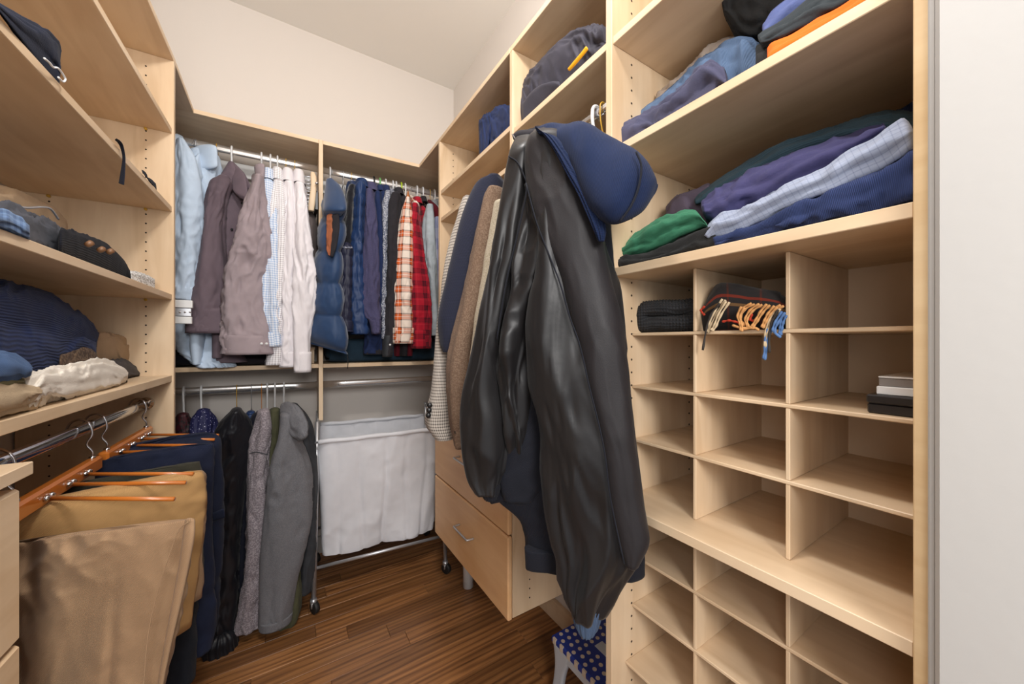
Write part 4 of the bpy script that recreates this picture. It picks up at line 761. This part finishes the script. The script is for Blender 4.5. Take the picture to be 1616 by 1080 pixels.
for pts in ([(830, 289), (847, 352), (868, 406), (884, 448), (899, 500), (915, 545), (930, 610), (945, 670), (955, 720), (964, 790), (985, 890)],):
    tube('seam', [onJ(u, v, 0.1345) for u, v in pts], 0.0016, C['shell'], J, 6, 60)
for pts in ([(803, 247), (816, 256), (826, 275), (831, 300), (819, 360), (799, 445), (784, 535)],):
    tube('seam', [onJ(u, v, 0.106) for u, v in pts], 0.0016, C['shell'], J, 6, 60)
loft('outer_panel', sil([(208, 842, 872, 0.01, 0.015), (222, 832, 892), (250, 827, 912), (285, 829, 928), (320, 837, 940), (356, 847, 948), (409, 868, 958), (452, 884, 968), (500, 898, 981), (545, 914, 987), (610, 929, 994), (670, 944, 1001), (720, 954, 1006), (790, 963, 1013), (845, 974, 1020), (882, 986, 1006)], dJ(0.094), 0.038), C['shell2'], J, m=90, wr=0.003, wf=(10, 10, 4), seed=79, res=0.005, folds=((2, 0.003, 1, 6),))
# hood and neck band
hd = loft('hood', cross([(846, 203, 856, 214, 0.02, 0.015), (868, 193, 874, 228, 0.01, 0.035), (892, 190, 894, 262, 0, 0.05), (920, 190, 910, 296, -0.01, 0.06), (948, 207, 926, 326, -0.02), (976, 222, 944, 348, -0.03), (1002, 236, 966, 357, -0.03), (1021, 255, 990, 350, -0.02, 0.055), (1034, 280, 1015, 333, -0.01, 0.04), (1037, 292, 1032, 308, 0, 0.012)], lambda u: dJ(0.10)(u), 0.066), C['hood'], J, m=80, n=60, wr=0.007, wf=(5, 5, 5), seed=74, ridge=0.35)
tube('hood_seam', [onJ(u, v, 0.178) for u, v in ((1004, 240), (1012, 262), (1008, 295), (996, 325), (978, 350))], 0.002, C['shell'], hd, 6, 30)
bd = loft('neck_band', cross([(846, 200, 852, 212, 0.0, 0.01), (858, 212, 874, 214), (876, 238, 893, 236), (896, 276, 918, 268), (912, 305, 938, 298), (926, 336, 950, 332), (938, 364, 955, 362), (945, 380, 953, 380, 0, 0.012)], lambda u: dJ(0.135)(u), 0.016), C['hood'], J, m=60, n=60, folds=((12, 0.0018, 0, 0),), p=3)
loft('collar_facing', cross([(809, 212, 816, 226, 0, 0.006), (820, 206, 824, 218), (838, 204, 842, 216), (852, 202, 856, 212)], dJ(0.05), 0.016), C['blk'], J, m=24, n=24, wr=0.002)
zt = MB()
for k in range(11): c = onJ(808.5+k*0.9, 212+k*1.35, 0.062); zt.add(*boxg(c[0]-0.0012, c[0]+0.0012, c[1]-0.0012, c[1]+0.0012, c[2]-0.0009, c[2]+0.0009, 0.0002))
zt.build('zipper', M['steel'], J, False)
hookR(0.70, M['white'], 'white plastic hanger of the inside-out hooded jacket', H+0.55, r=0.0048); hookR(0.675, M['yellow'], 'yellow wire hanger in front of the white plastic one', H+0.55, r=0.002)
# ---------------------------------------------------------------- folded clothes and small things
def cloth(name, label, cat, mat, rows, X, th, seed, group=None, wr=0.004, **k):
    wr = wr*1.5
    d = (lambda u: dX(u, X)); kk = dict(m=72, p=2.6, wf=(20, 20, 10), res=0.005, ridge=0.65, capk=0.35, folds=((7, 0.0022, seed, 2.5), (11, 0.0016, seed*2, -3))); kk.update(k)
    g_ = np.random.default_rng(seed)
    gr = [(4.71+g_.uniform(-1.0, 1.0), g_.uniform(0.35, 0.6)*min(0.012, th*0.14), g_.uniform(3, 9), g_.uniform(0, 6)) for _ in range(3)]
    def groove(s, ph, sl):
        D = 0
        for c_, a_, f_, p_ in gr: D = D-a_*np.exp(-((ph-c_-0.22*np.sin(f_*s+p_))/0.10)**2)*np.clip(1.2*np.sin(np.pi*s)+0.25, 0, 1)
        return D
    kk.setdefault('modl', groove)
    o = loft(name, cross(rows, d, th), mat, None, wr=wr, seed=seed, **kk); return tag(o, label, cat, group)
def layers(n, amp): return lambda s, th, sl: -amp*np.abs(np.cos(np.pi*n*(np.sin(th)*0+np.cos(th))/2))**6
C['mvk'] = fab('mauve_navy_fleece', (70, 70, 92), 0.95, var=0.15); C['dnm'] = fab('mid_blue_denim', (78, 98, 126), 0.9, 'twill', 0.25); C['beige'] = fab('beige_grey_knit', (168, 156, 146), 0.95); C['blkf'] = fab('black_fleece', (36, 36, 36), 0.95, var=0.2); C['perw'] = fab('periwinkle_cotton', (88, 100, 148), 0.9); C['dtl'] = fab('dark_slate_fleece', (52, 58, 62), 0.95, var=0.15); C['orf'] = fab('orange_fleece', (240, 108, 30), 0.9, var=0.05)
C['grn'] = fab('green_jersey', (52, 110, 82), 0.9, var=0.08); C['mv2'] = fab('mauve_jersey', (84, 74, 88), 0.95); C['teal'] = fab('dark_teal_knit', (54, 76, 88), 0.95, 'cord', 0.08, 1.7); C['purp'] = fab('indigo_cotton', (64, 62, 100), 0.9, var=0.08); C['nvk'] = fab('navy_knit', (42, 54, 92), 0.95, 'knit', 0.08, 2.0)
C['gck'] = plaid('grey_blue_check_shirting', 120, 120, [(0, (120, 128, 150)), (0.14, (150, 158, 178))], [(0, (120, 128, 150)), (0.14, (148, 156, 176))])
GA = 'folded clothes on the shelf under the top shelf'; GB = 'folded clothes on the shelf above the shoe cubbies'
cloth('folded_sweater', 'beige grey knit at the back of the left heap above the cubbies', 'clothes', C['beige'], [(1006, 172, 1012, 184), (1040, 148, 1048, 168), (1080, 113, 1090, 138), (1110, 84, 1122, 110), (1140, 65, 1152, 92), (1160, 62, 1168, 80)], 0.84, 0.05, 81, GA, 0.006, rest=H+0.4665)
cloth('jeans', 'crumpled blue denim jeans in the heap next to the panel', 'jeans', C['dnm'], [(999, 186, 1003, 198), (1030, 163, 1038, 182), (1070, 130, 1080, 154), (1100, 100, 1114, 134), (1130, 78, 1148, 122), (1160, 64, 1180, 106), (1186, 62, 1198, 92), (1199, 74, 1202, 88)], 0.79, 0.05, 82, GA, 0.008, wf=(18, 18, 14), rest=H+0.4665)
cloth('folded_sweater', 'slate mauve fleece spilling over the shelf edge next to the panel', 'clothes', C['mvk'], [(975, 202, 979, 221), (988, 194, 998, 213), (1010, 183, 1020, 202), (1040, 166, 1050, 187), (1072, 142, 1084, 168), (1098, 118, 1112, 151), (1122, 104, 1138, 137), (1144, 114, 1148, 128)], 0.73, 0.04, 83, GA, 0.008, wf=(16, 16, 12), rest=H+0.4665)
cloth('sweater', 'black sweater on top of the right heap on the upper shelf', 'sweater', C['blkf'], [(1141, 6, 1147, 32), (1152, -10, 1162, 58), (1176, -20, 1187, 68), (1206, -25, 1217, 58), (1242, -40, 1252, 32), (1292, -60, 1302, 12)], 0.82, 0.06, 84, GA, 0.006)
cloth('folded_shirt', 'periwinkle blue shirt under the black sweater', 'clothes', C['perw'], [(1205, 40, 1208, 55), (1220, 18, 1230, 47), (1245, -2, 1252, 28), (1285, -25, 1290, 5)], 0.77, 0.05, 85, GA, 0.003)
cloth('folded_sweater', 'dark slate fleece above the orange one', 'clothes', C['dtl'], [(1198, 58, 1204, 72), (1214, 46, 1224, 70), (1250, 22, 1258, 54), (1284, -4, 1294, 38), (1322, -20, 1334, 18), (1355, -35, 1365, 2)], 0.75, 0.05, 86, GA, 0.006)
cloth('folded_sweater', 'black layer folded around the orange fleece', 'clothes', C['blkf'], [(1195, 74, 1198, 93), (1214, 62, 1222, 86), (1254, 46, 1262, 68), (1300, 20, 1308, 44), (1345, -2, 1352, 20)], 0.76, 0.06, 87, GA, 0.003, rest=H+0.4665)
cloth('folded_sweater', 'bright orange fleece showing at the shelf edge', 'clothes', C['orf'], [(1212, 78, 1213, 86), (1221, 68, 1228, 81), (1245, 58, 1251, 71), (1290, 33, 1296, 47), (1330, 12, 1338, 25), (1362, -8, 1368, 8)], 0.715, 0.03, 88, GA, 0.002, rest=H+0.4665)
cloth('folded_shirt', 'folded green jersey shirt beside the dark panel edge', 'clothes', C['grn'], [(979, 392, 983, 405), (1000, 374, 1008, 404), (1030, 352, 1042, 393), (1065, 339, 1078, 376), (1095, 333, 1107, 364), (1112, 349, 1117, 358)], 0.74, 0.05, 89, GB, 0.004)
cloth('folded_shirt', 'black shirt lying under the green jersey', 'clothes', C['blkf'], [(972, 401, 975, 415), (985, 404, 992, 417), (1020, 400, 1026, 412), (1060, 385, 1067, 402), (1100, 367, 1107, 390), (1128, 358, 1131, 378)], 0.725, 0.05, 90, GB, 0.004, rest=H+0.1775)
cloth('folded_shirt', 'dull mauve shirt behind the green jersey', 'clothes', C['mv2'], [(1052, 328, 1056, 342), (1068, 311, 1073, 340), (1095, 301, 1101, 337), (1118, 294, 1121, 332)], 0.84, 0.06, 91, GB, 0.006, rest=H+0.1775)
cloth('folded_cardigan', 'dark teal knit cardigan on top of the folded pile', 'cardigan', C['teal'], [(1096, 315, 1099, 324), (1114, 298, 1122, 320), (1147, 275, 1157, 305), (1219, 235, 1230, 268), (1298, 207, 1310, 242), (1378, 183, 1390, 226), (1418, 178, 1434, 232), (1445, 182, 1452, 222)], 0.83, 0.06, 92, GB, 0.004)
cloth('folded_shirt', 'deep navy shirt at the far right behind the teal cardigan', 'clothes', C['nvk'], [(1400, 186, 1404, 205), (1425, 172, 1432, 210), (1450, 160, 1458, 206)], 0.92, 0.05, 93, GB, 0.003, rest=H+0.1775)
cloth('folded_shirt', 'indigo shirt between the teal cardigan and grey check shirt', 'clothes', C['purp'], [(1109, 322, 1116, 346), (1125, 309, 1136, 353), (1163, 285, 1177, 334), (1227, 255, 1241, 307), (1298, 227, 1311, 272), (1350, 209, 1364, 242), (1393, 198, 1398, 213)], 0.77, 0.06, 94, GB, 0.005)
cloth('folded_shirt', 'grey blue checked shirt folded in a long roll', 'clothes', C['gck'], [(1112, 371, 1121, 379), (1128, 349, 1140, 377), (1150, 337, 1167, 373), (1195, 318, 1217, 348), (1259, 287, 1278, 320), (1298, 269, 1316, 306), (1338, 243, 1360, 285), (1380, 221, 1405, 266), (1424, 194, 1440, 238)], 0.725, 0.05, 95, GB, 0.004)
cloth('folded_sweater', 'navy knit sweater at the bottom front of the folded pile', 'clothes', C['nvk'], [(1126, 377, 1130, 388), (1150, 370, 1156, 389), (1200, 348, 1210, 374), (1260, 319, 1271, 355), (1298, 302, 1311, 343), (1358, 280, 1375, 332), (1400, 260, 1413, 323), (1436, 236, 1446, 302)], 0.72, 0.05, 96, GB, 0.004, rest=H+0.1775)
cloth('knit_hat', 'blue knitted garment on the high shelf right of the hamper', 'clothes', C['nvk'], [(757, 190, 761, 228), (768, 180, 774, 220), (784, 170, 792, 211), (806, 166, 812, 202)], 0.73, 0.06, 97, None, 0.009, wf=(16, 16, 14), rest=H+0.7545)
C['chj'] = fab('charcoal_shell', (58, 56, 66), 0.7, var=0.12)
cj = thing('rain_jacket', 'crumpled charcoal jacket with a yellow zip on the high shelf', 'jacket', PX(880, 140, 0.75))
dd = lambda u: dX(u, 0.73)
loft('body', cross([(823, 142, 826, 178), (835, 118, 848, 168), (850, 100, 870, 152), (875, 72, 902, 126), (905, 50, 932, 100), (930, 42, 950, 86), (954, 44, 960, 80)], dd, 0.06), C['chj'], cj, rest=H+0.7335, m=110, wr=0.011, wf=(17, 17, 11), seed=98, res=0.004, ridge=0.75)
loft('sleeve', cross([(826, 162, 828, 176), (842, 142, 852, 164), (866, 130, 878, 148), (880, 128, 886, 138)], lambda u: dX(u, 0.69), 0.02), C['chj'], cj, rest=H+0.7335, m=36, wr=0.005, seed=99)
loft('yellow_zip', cross([(896, 108, 899.5, 112), (905, 97, 909, 102), (916, 84, 920, 89), (924, 73.5, 928, 79)], lambda u: dX(u, 0.668), 0.004), plain('yellow_tape', (240, 170, 20), 0.6), cj, n=20, m=12, p=4)

# left shelves
GLS = 'folded clothes on the left shelves'
C['slate'] = fab('slate_wool', (74, 76, 84), 0.9, var=0.12); C['bchk'] = plaid('blue_square_weave', 60, 60, [(0, (84, 112, 152)), (0.5, (104, 132, 170))], [(0, (74, 100, 140)), (0.5, (110, 138, 176))]); C['bcard'] = fab('black_ribbed_wool', (22, 23, 31), 0.95, 'cord', 0.15, 1.6); C['gknit'] = fab('pale_grey_knit', (170, 166, 160), 0.95, 'heather', 0.1, 0.7)
C['cord'] = fab('navy_corduroy', (24, 40, 82), 0.9, 'cord', 0.15, 1.15, sheen=0.05, bs=0.6); C['jblue'] = fab('faded_blue_denim', (76, 102, 142), 0.9, 'twill', 0.1); C['btw'] = fab('brown_boucle', (72, 54, 42), 0.95, 'heather', 0.2, 0.5, rgb2=(104, 84, 66)); C['tanc'] = fab('tan_chino', (178, 152, 122), 0.85, var=0.06); C['wht'] = fab('off_white_cotton', (226, 218, 206), 0.85, var=0.04); C['dgc'] = fab('dark_grey_cotton', (66, 62, 62), 0.9); C['bgc'] = fab('sand_chino', (186, 164, 134), 0.85, var=0.06); C['olv'] = fab('olive_drab', (110, 104, 72), 0.9); C['crm'] = fab('cream_jersey', (198, 190, 178), 0.9)
cloth('knit_hat', 'dark blue soft cap on the upper left shelf', 'hat', C['nvtr'], [(-6, 4, -4, 14), (20, 20, 18, 42), (40, 31, 34, 62), (62, 41, 50, 76), (80, 55, 64, 88), (92, 70, 80, 90), (97, 81, 92, 88)], -0.355, 0.03, 101, None, 0.002, rest=H+0.4815)
wr_ = tube('wire_loop', [PX(u, v, -0.338) for u, v in ((70, 92), (78, 99), (84, 106), (92, 108), (101, 120), (103, 126), (99, 129), (92, 122))], 0.0016, M['white'], None, 8, 40); tag(wr_, 'pale wire loop lying beside the dark blue cap', 'wire')
st = loft('strap', cross([(181, 221, 184, 218.5), (186, 226, 190.5, 223), (190, 234, 195, 231), (193, 250, 198, 249), (190, 272, 197.5, 273), (187, 289, 196, 292)], lambda u: dX(u, -0.334), 0.0016), C['nblk'], None, n=30, m=12, p=4); tag(st, 'dark fabric strap hanging over the left shelf edge', 'strap')
cloth('glove', 'small black item by the panel on the upper left shelf', 'glove', C['nblk'], [(233, 281, 235, 288), (239, 284, 241, 296), (246, 291, 247, 297)], -0.335, 0.012, 102, None, 0.001, rest=H+0.4815); cloth('glove', 'tiny dark tip left of the small black item on the shelf', 'glove', C['nblk'], [(224, 270, 226, 275), (229, 272, 230, 280), (232, 276, 233, 280)], -0.335, 0.010, 103, None, 0.001, rest=H+0.4815)
zj = thing('zip_jacket', 'beige jacket with metal zip on the left middle shelf', 'jacket', PX(40, 350, -0.48), GLS)
dl = lambda X: (lambda u: dX(u, X))
loft('body', cross([(-30, 286, -26, 350), (0, 294, 4, 345), (34, 304, 40, 350), (64, 318, 68, 360), (86, 328, 92, 362), (104, 348, 106, 362)], dl(-0.47), 0.06), C['tanc'], zj, rest=H+0.1695, m=56, wr=0.005, seed=104, wf=(12, 12, 8))
tube('zipper', [PX(u, v, -0.405) for u, v in ((22, 326), (45, 328), (66, 327), (80, 330), (92, 346))], 0.0022, M['steel'], zj, 6, 30)
cloth('folded_trousers', 'slate grey folded garment in front of the beige zip jacket', 'clothes', C['slate'], [(-14, 318, -14, 372), (10, 321, 12, 366), (40, 331, 46, 378), (70, 344, 74, 391), (95, 361, 92, 396), (110, 376, 106, 392)], -0.41, 0.06, 105, GLS, 0.006, rest=H+0.1695)
cloth('folded_shirt', 'blue square patterned shirt at the left picture edge', 'clothes', C['bchk'], [(-12, 330, -12, 352), (10, 335, 12, 360), (30, 344, 32, 368), (46, 358, 46, 370)], -0.355, 0.03, 106, GLS, 0.002, rest=H+0.1695)
C['btn'] = plain('brown_horn', (128, 92, 64), 0.4)
cg = thing('cardigan', 'black ribbed cardigan with brown buttons on the left middle shelf', 'cardigan', PX(150, 410, -0.40), GLS)
loft('body', cross([(98, 362, 96, 394), (122, 367, 116, 405), (150, 376, 142, 418), (176, 391, 166, 428), (196, 412, 190, 437), (209, 434, 207, 440)], dl(-0.385), 0.05), C['bcard'], cg, rest=H+0.1695, m=64, wr=0.006, wf=(14, 14, 9), seed=107, res=0.005)
for (u, v) in ((141, 385), (160, 394), (174, 397)):
    c = PX(u, v, -0.343); mesh('button', *tubeg([c+A_([0.004, -0.003, 0.002]), c-A_([0.004, -0.003, 0.002])], 0.0058, 12), C['btn'], cg)
cloth('folded_scarf', 'pale grey knit scrap by the panel on the left middle shelf', 'clothes', C['gknit'], [(206, 429, 208, 441), (225, 433, 226, 449), (244, 442, 244, 452)], -0.36, 0.03, 108, GLS, 0.002, rest=H+0.1695)
cloth('sweater', 'large navy corduroy sweater heaped on the lower left shelf', 'sweater', C['cord'], [(-50, 440, -50, 575), (-10, 447, -10, 582), (30, 454, 34, 588), (70, 462, 76, 588), (108, 484, 106, 582), (138, 508, 130, 562), (155, 530, 148, 550)], -0.43, 0.10, 109, GLS, 0.009, wf=(12, 12, 6), m=110, rest=H-0.1175)
cloth('folded_jeans', 'faded blue denim folded at the left picture edge', 'jeans', C['jblue'], [(-25, 553, -25, 618), (0, 556, 0, 606), (25, 562, 26, 598), (44, 574, 44, 591), (51, 583, 50, 588)], -0.36, 0.05, 110, GLS, 0.003)
cloth('scarf', 'brown boucle scarf between the corduroy sweater and white cloth', 'scarf', C['btw'], [(96, 562, 96, 600), (120, 554, 122, 600), (140, 550, 143, 597), (152, 560, 150, 592)], -0.40, 0.04, 111, GLS, 0.004, rest=H-0.1175)
cloth('folded_trousers', 'tan chinos behind the brown scarf', 'trousers', C['tanc'], [(140, 532, 142, 572), (165, 526, 166, 574), (190, 531, 191, 572), (208, 545, 207, 563), (212, 552, 211, 558)], -0.45, 0.06, 112, GLS, 0.004, rest=H-0.1175)
cloth('folded_trousers', 'white trousers at the front of the lower left shelf', 'trousers', C['wht'], [(40, 602, 46, 628), (70, 584, 76, 628), (102, 581, 107, 625), (140, 571, 142, 622), (166, 568, 172, 615), (190, 579, 191, 606), (202, 590, 200, 599)], -0.37, 0.05, 113, GLS, 0.006, rest=H-0.1175)
cloth('folded_shirt', 'dark grey shirt beside the white trousers near the panel', 'clothes', C['dgc'], [(166, 572, 168, 604), (190, 567, 193, 603), (210, 576, 210, 601), (221, 588, 220, 596)], -0.42, 0.05, 114, GLS, 0.004, rest=H-0.1175)
cloth('folded_trousers', 'sand chinos at the bottom of the left edge pile', 'trousers', C['bgc'], [(-30, 602, -30, 662), (0, 603, 0, 650), (30, 606, 33, 636), (56, 613, 57, 626), (67, 618, 66, 623)], -0.365, 0.05, 115, GLS, 0.004, rest=H-0.1175)
cloth('folded_shirt', 'olive drab layer between the denim and the sand chinos', 'clothes', C['olv'], [(-15, 594, -15, 622), (10, 593, 12, 613), (38, 598, 39, 606)], -0.365, 0.04, 116, GLS, 0.001); cloth('folded_shirt', 'thin cream layer just below the faded denim', 'clothes', C['crm'], [(-15, 590, -15, 606), (20, 586, 22, 599), (46, 589, 47, 599)], -0.368, 0.04, 117, GLS, 0.001)

# cubby contents
C['bsc'] = fab('black_chunky_knit', (50, 50, 52), 0.95, 'rib', 0.2, 0.9, bs=1.0)
def scm(s, ph, sl):
    g1 = -0.026*np.exp(-((ph-4.66-0.10*np.sin(5*s))/0.22)**2)*np.clip((s-0.16)*6, 0, 1)*np.clip((1.02-s)*3+0.35, 0, 1)
    return g1+0.0016*np.sin(sl*2*np.pi/0.0085+1.2*np.sin(ph*1))
cloth('scarf', 'black chunky knit scarf rolled in the first cubby', 'scarf', C['bsc'], [(998, 494, 998, 514), (1004, 482, 1005, 521), (1018, 476, 1019, 523.5), (1045, 474, 1047, 524), (1070, 474, 1071, 523), (1092, 472, 1092, 522)], 0.80, 0.055, 121, None, 0.0015, m=96, modl=scm, p=2.8, res=0.0022, folds=(), rest=H+0.023)
fs = thing('fringed_scarf', 'dark plaid scarf with tan and blue fringe in the second cubby', 'scarf', PX(1175, 520, 0.82))
C['dpl'] = plaid('dark_plaid_wool', 16, 16, [(0, (44, 40, 40)), (0.7, (150, 50, 26)), (0.78, (44, 40, 40)), (0.92, (150, 110, 66))], [(0, (40, 38, 38)), (0.8, (96, 44, 28)), (0.86, (44, 40, 40))], 0.95)
loft('wrap', cross([(1110, 482, 1113, 504), (1122, 460, 1124, 516), (1138, 447, 1140, 519), (1180, 452, 1182, 519), (1226, 460, 1226, 519), (1233, 466, 1233, 515)], dl(0.785), 0.04), C['dpl'], fs, rest=H+0.023, m=60, wr=0.005, seed=122, wf=(12, 12, 12))
tanf, blkf, bluf, redf = plain('tan_yarn', (206, 150, 92), 0.9), plain('dark_yarn', (52, 46, 42), 0.9), plain('blue_yarn', (84, 118, 168), 0.9), plain('red_yarn', (176, 52, 28), 0.9)
crmf = plain('cream_yarn', (206, 184, 150), 0.9)
TS = [((1140, 472), (1128, 492), (1118, 514), (1116, 524), (crmf)), ((1136, 478), (1122, 496), (1115, 518), (1109, 552), blkf), ((1146, 474), (1134, 494), (1127, 512), (1122, 520), crmf), ((1170, 484), (1164, 498), (1168, 512), (1169, 522), tanf), ((1186, 478), (1172, 486), (1166, 500), (1174, 512), tanf), ((1198, 478), (1184, 488), (1176, 502), (1180, 514), tanf), ((1210, 480), (1200, 492), (1192, 506), (1186, 516), tanf), ((1222, 482), (1212, 494), (1206, 506), (1202, 516), tanf), ((1232, 480), (1218, 488), (1210, 502), (1206, 514), tanf), ((1226, 486), (1214, 506), (1208, 526), (1207, 548), crmf), ((1228, 488), (1218, 508), (1214, 530), (1214, 556), blkf), ((1234, 490), (1224, 506), (1220, 520), (1230, 530), bluf), ((1236, 496), (1232, 508), (1231, 518), (1230, 528), bluf), ((1212, 518), (1208, 534), (1207, 550), (1205, 566), bluf), ((1156, 512), (1170, 516), (1186, 515), (1196, 518), tanf), ((1140, 508), (1150, 506), (1160, 508), (1168, 510), redf), ((1182, 488), (1186, 496), (1184, 504), (1190, 506), redf), ((1112, 482), (1106, 488), (1108, 492), (1112, 496), redf)]
for i, t_ in enumerate(TS):
    for o_ in ((0, 0), (5, 1.5)) if t_[4] in (tanf, crmf, bluf) else ((0, 0),):
        pts = smooth_path([PX(u+o_[0]*(1-0.2*q_), v+o_[1]+(i % 3)*0.8, 0.735-0.002*(i % 4)) for q_, (u, v) in enumerate(t_[:4])], 26); ph = np.linspace(0, 22, 26)
        V, Fc = tubeg(pts, 0.0021+0.0005*np.sin(ph), 8); mesh('tassel', V, Fc, t_[4], fs)
bb_ = thing('shoe_box', 'black glossy box in the third cubby', 'box', (0.83, 0.145, H-0.1078)); M['gblk'] = plain('glossy_black_card', (34, 32, 34), 0.22)
box('box_base', 0.755, 0.93, 0.1145, 0.1755, H-0.1078, H-0.0925, M['gblk'], bb_, c=0.002); box('box_lid', 0.753, 0.932, 0.1138, 0.1765, H-0.0923, H-0.0795, M['gblk'], bb_, c=0.002)
wb = thing('gift_box', 'flat white and grey box on top of the black box', 'box', (0.84, 0.142, H-0.0793)); M['gcard'] = plain('grey_card', (140, 134, 130), 0.6)
box('box_base', 0.765, 0.92, 0.1145, 0.1675, H-0.0793, H-0.067, M['white'], wb, c=0.001); box('box_sleeve', 0.768, 0.918, 0.1145, 0.1655, H-0.0668, H-0.0545, M['gcard'], wb, c=0.001); box('box_lid', 0.767, 0.919, 0.1142, 0.166, H-0.0543, H-0.052, M['white'], wb, c=0.0008)

# step stool
SX0, SX1, SY0, SY1, SZ = 0.792, 1.018, 0.662, 0.992, H-1.02
so = thing('step_stool', 'blue topped folding step stool with cream grip dots', 'stool', ((SX0+SX1)/2, (SY0+SY1)/2, 0.001)); M['bluep'] = plain('cobalt_plastic', (26, 52, 138), 0.35); M['creamp'] = plain('cream_rubber', (204, 190, 172), 0.6)
box('top', SX0, SX1, SY0, SY1, SZ-0.022, SZ, M['bluep'], so, c=0.007)
box('handle_slot', (SX0+SX1)/2-0.018, (SX0+SX1)/2+0.018, (SY0+SY1)/2-0.05, (SY0+SY1)/2+0.05, SZ-0.004, SZ+0.0008, M['grey'], so, c=0.0005)
c0 = None; V, Fc = tubeg([[0, 0, -0.001], [0, 0, 0.0012]], 0.0068, 12); dm = None
for i in range(8):
    for j in range(12):
        x = SX0+0.018+i*0.0272+(0.0136 if j % 2 else 0); yy = SY0+0.018+j*0.0268
        if x > SX1-0.012 or (abs(x-(SX0+SX1)/2) < 0.03 and abs(yy-(SY0+SY1)/2) < 0.062): continue
        if dm is None: o = mesh('grip_dot', V, Fc, M['creamp'], so, False); dm = o.data; rl = wloc(so); dm.transform(__import__('mathutils').Matrix.Translation([float(q) for q in rl]))
        else: o = bpy.data.objects.new('grip_dot', dm); COL.objects.link(o); o.parent = so
        o.location = [float(q) for q in (A_([x, yy, SZ])-wloc(so))]
for k in range(9):
    yy = SY0+0.022+k*0.036; box('edge_tab', SX0-0.0012, SX0+0.006, yy-0.008, yy+0.008, SZ-0.02, SZ+0.0007, M['creamp'], so, c=0.0005)
def leg(y, dirs, x):
    rr = [(A_([x, y, SZ-0.022]), A_([0, 0.045, 0]), A_([0.010, 0, 0])), (A_([x, y+dirs*0.012, SZ-0.10]), A_([0, 0.024, 0]), A_([0.010, 0, 0])), (A_([x-0.004, y+dirs*0.03, 0.002]), A_([0, 0.022, 0]), A_([0.011, 0, 0]))]
    loft('leg', rr, M['grey'], so, p=6, n=16, m=24, cap0='flat', cap1='flat')
for x in (SX0+0.013, SX1-0.013):
    leg(SY0+0.05, -1, x); leg(SY1-0.05, 1, x)
    box('side_rail', x-0.009, x+0.009, SY0+0.02, SY1-0.02, SZ-0.05, SZ-0.0225, M['grey'], so, c=0.003)
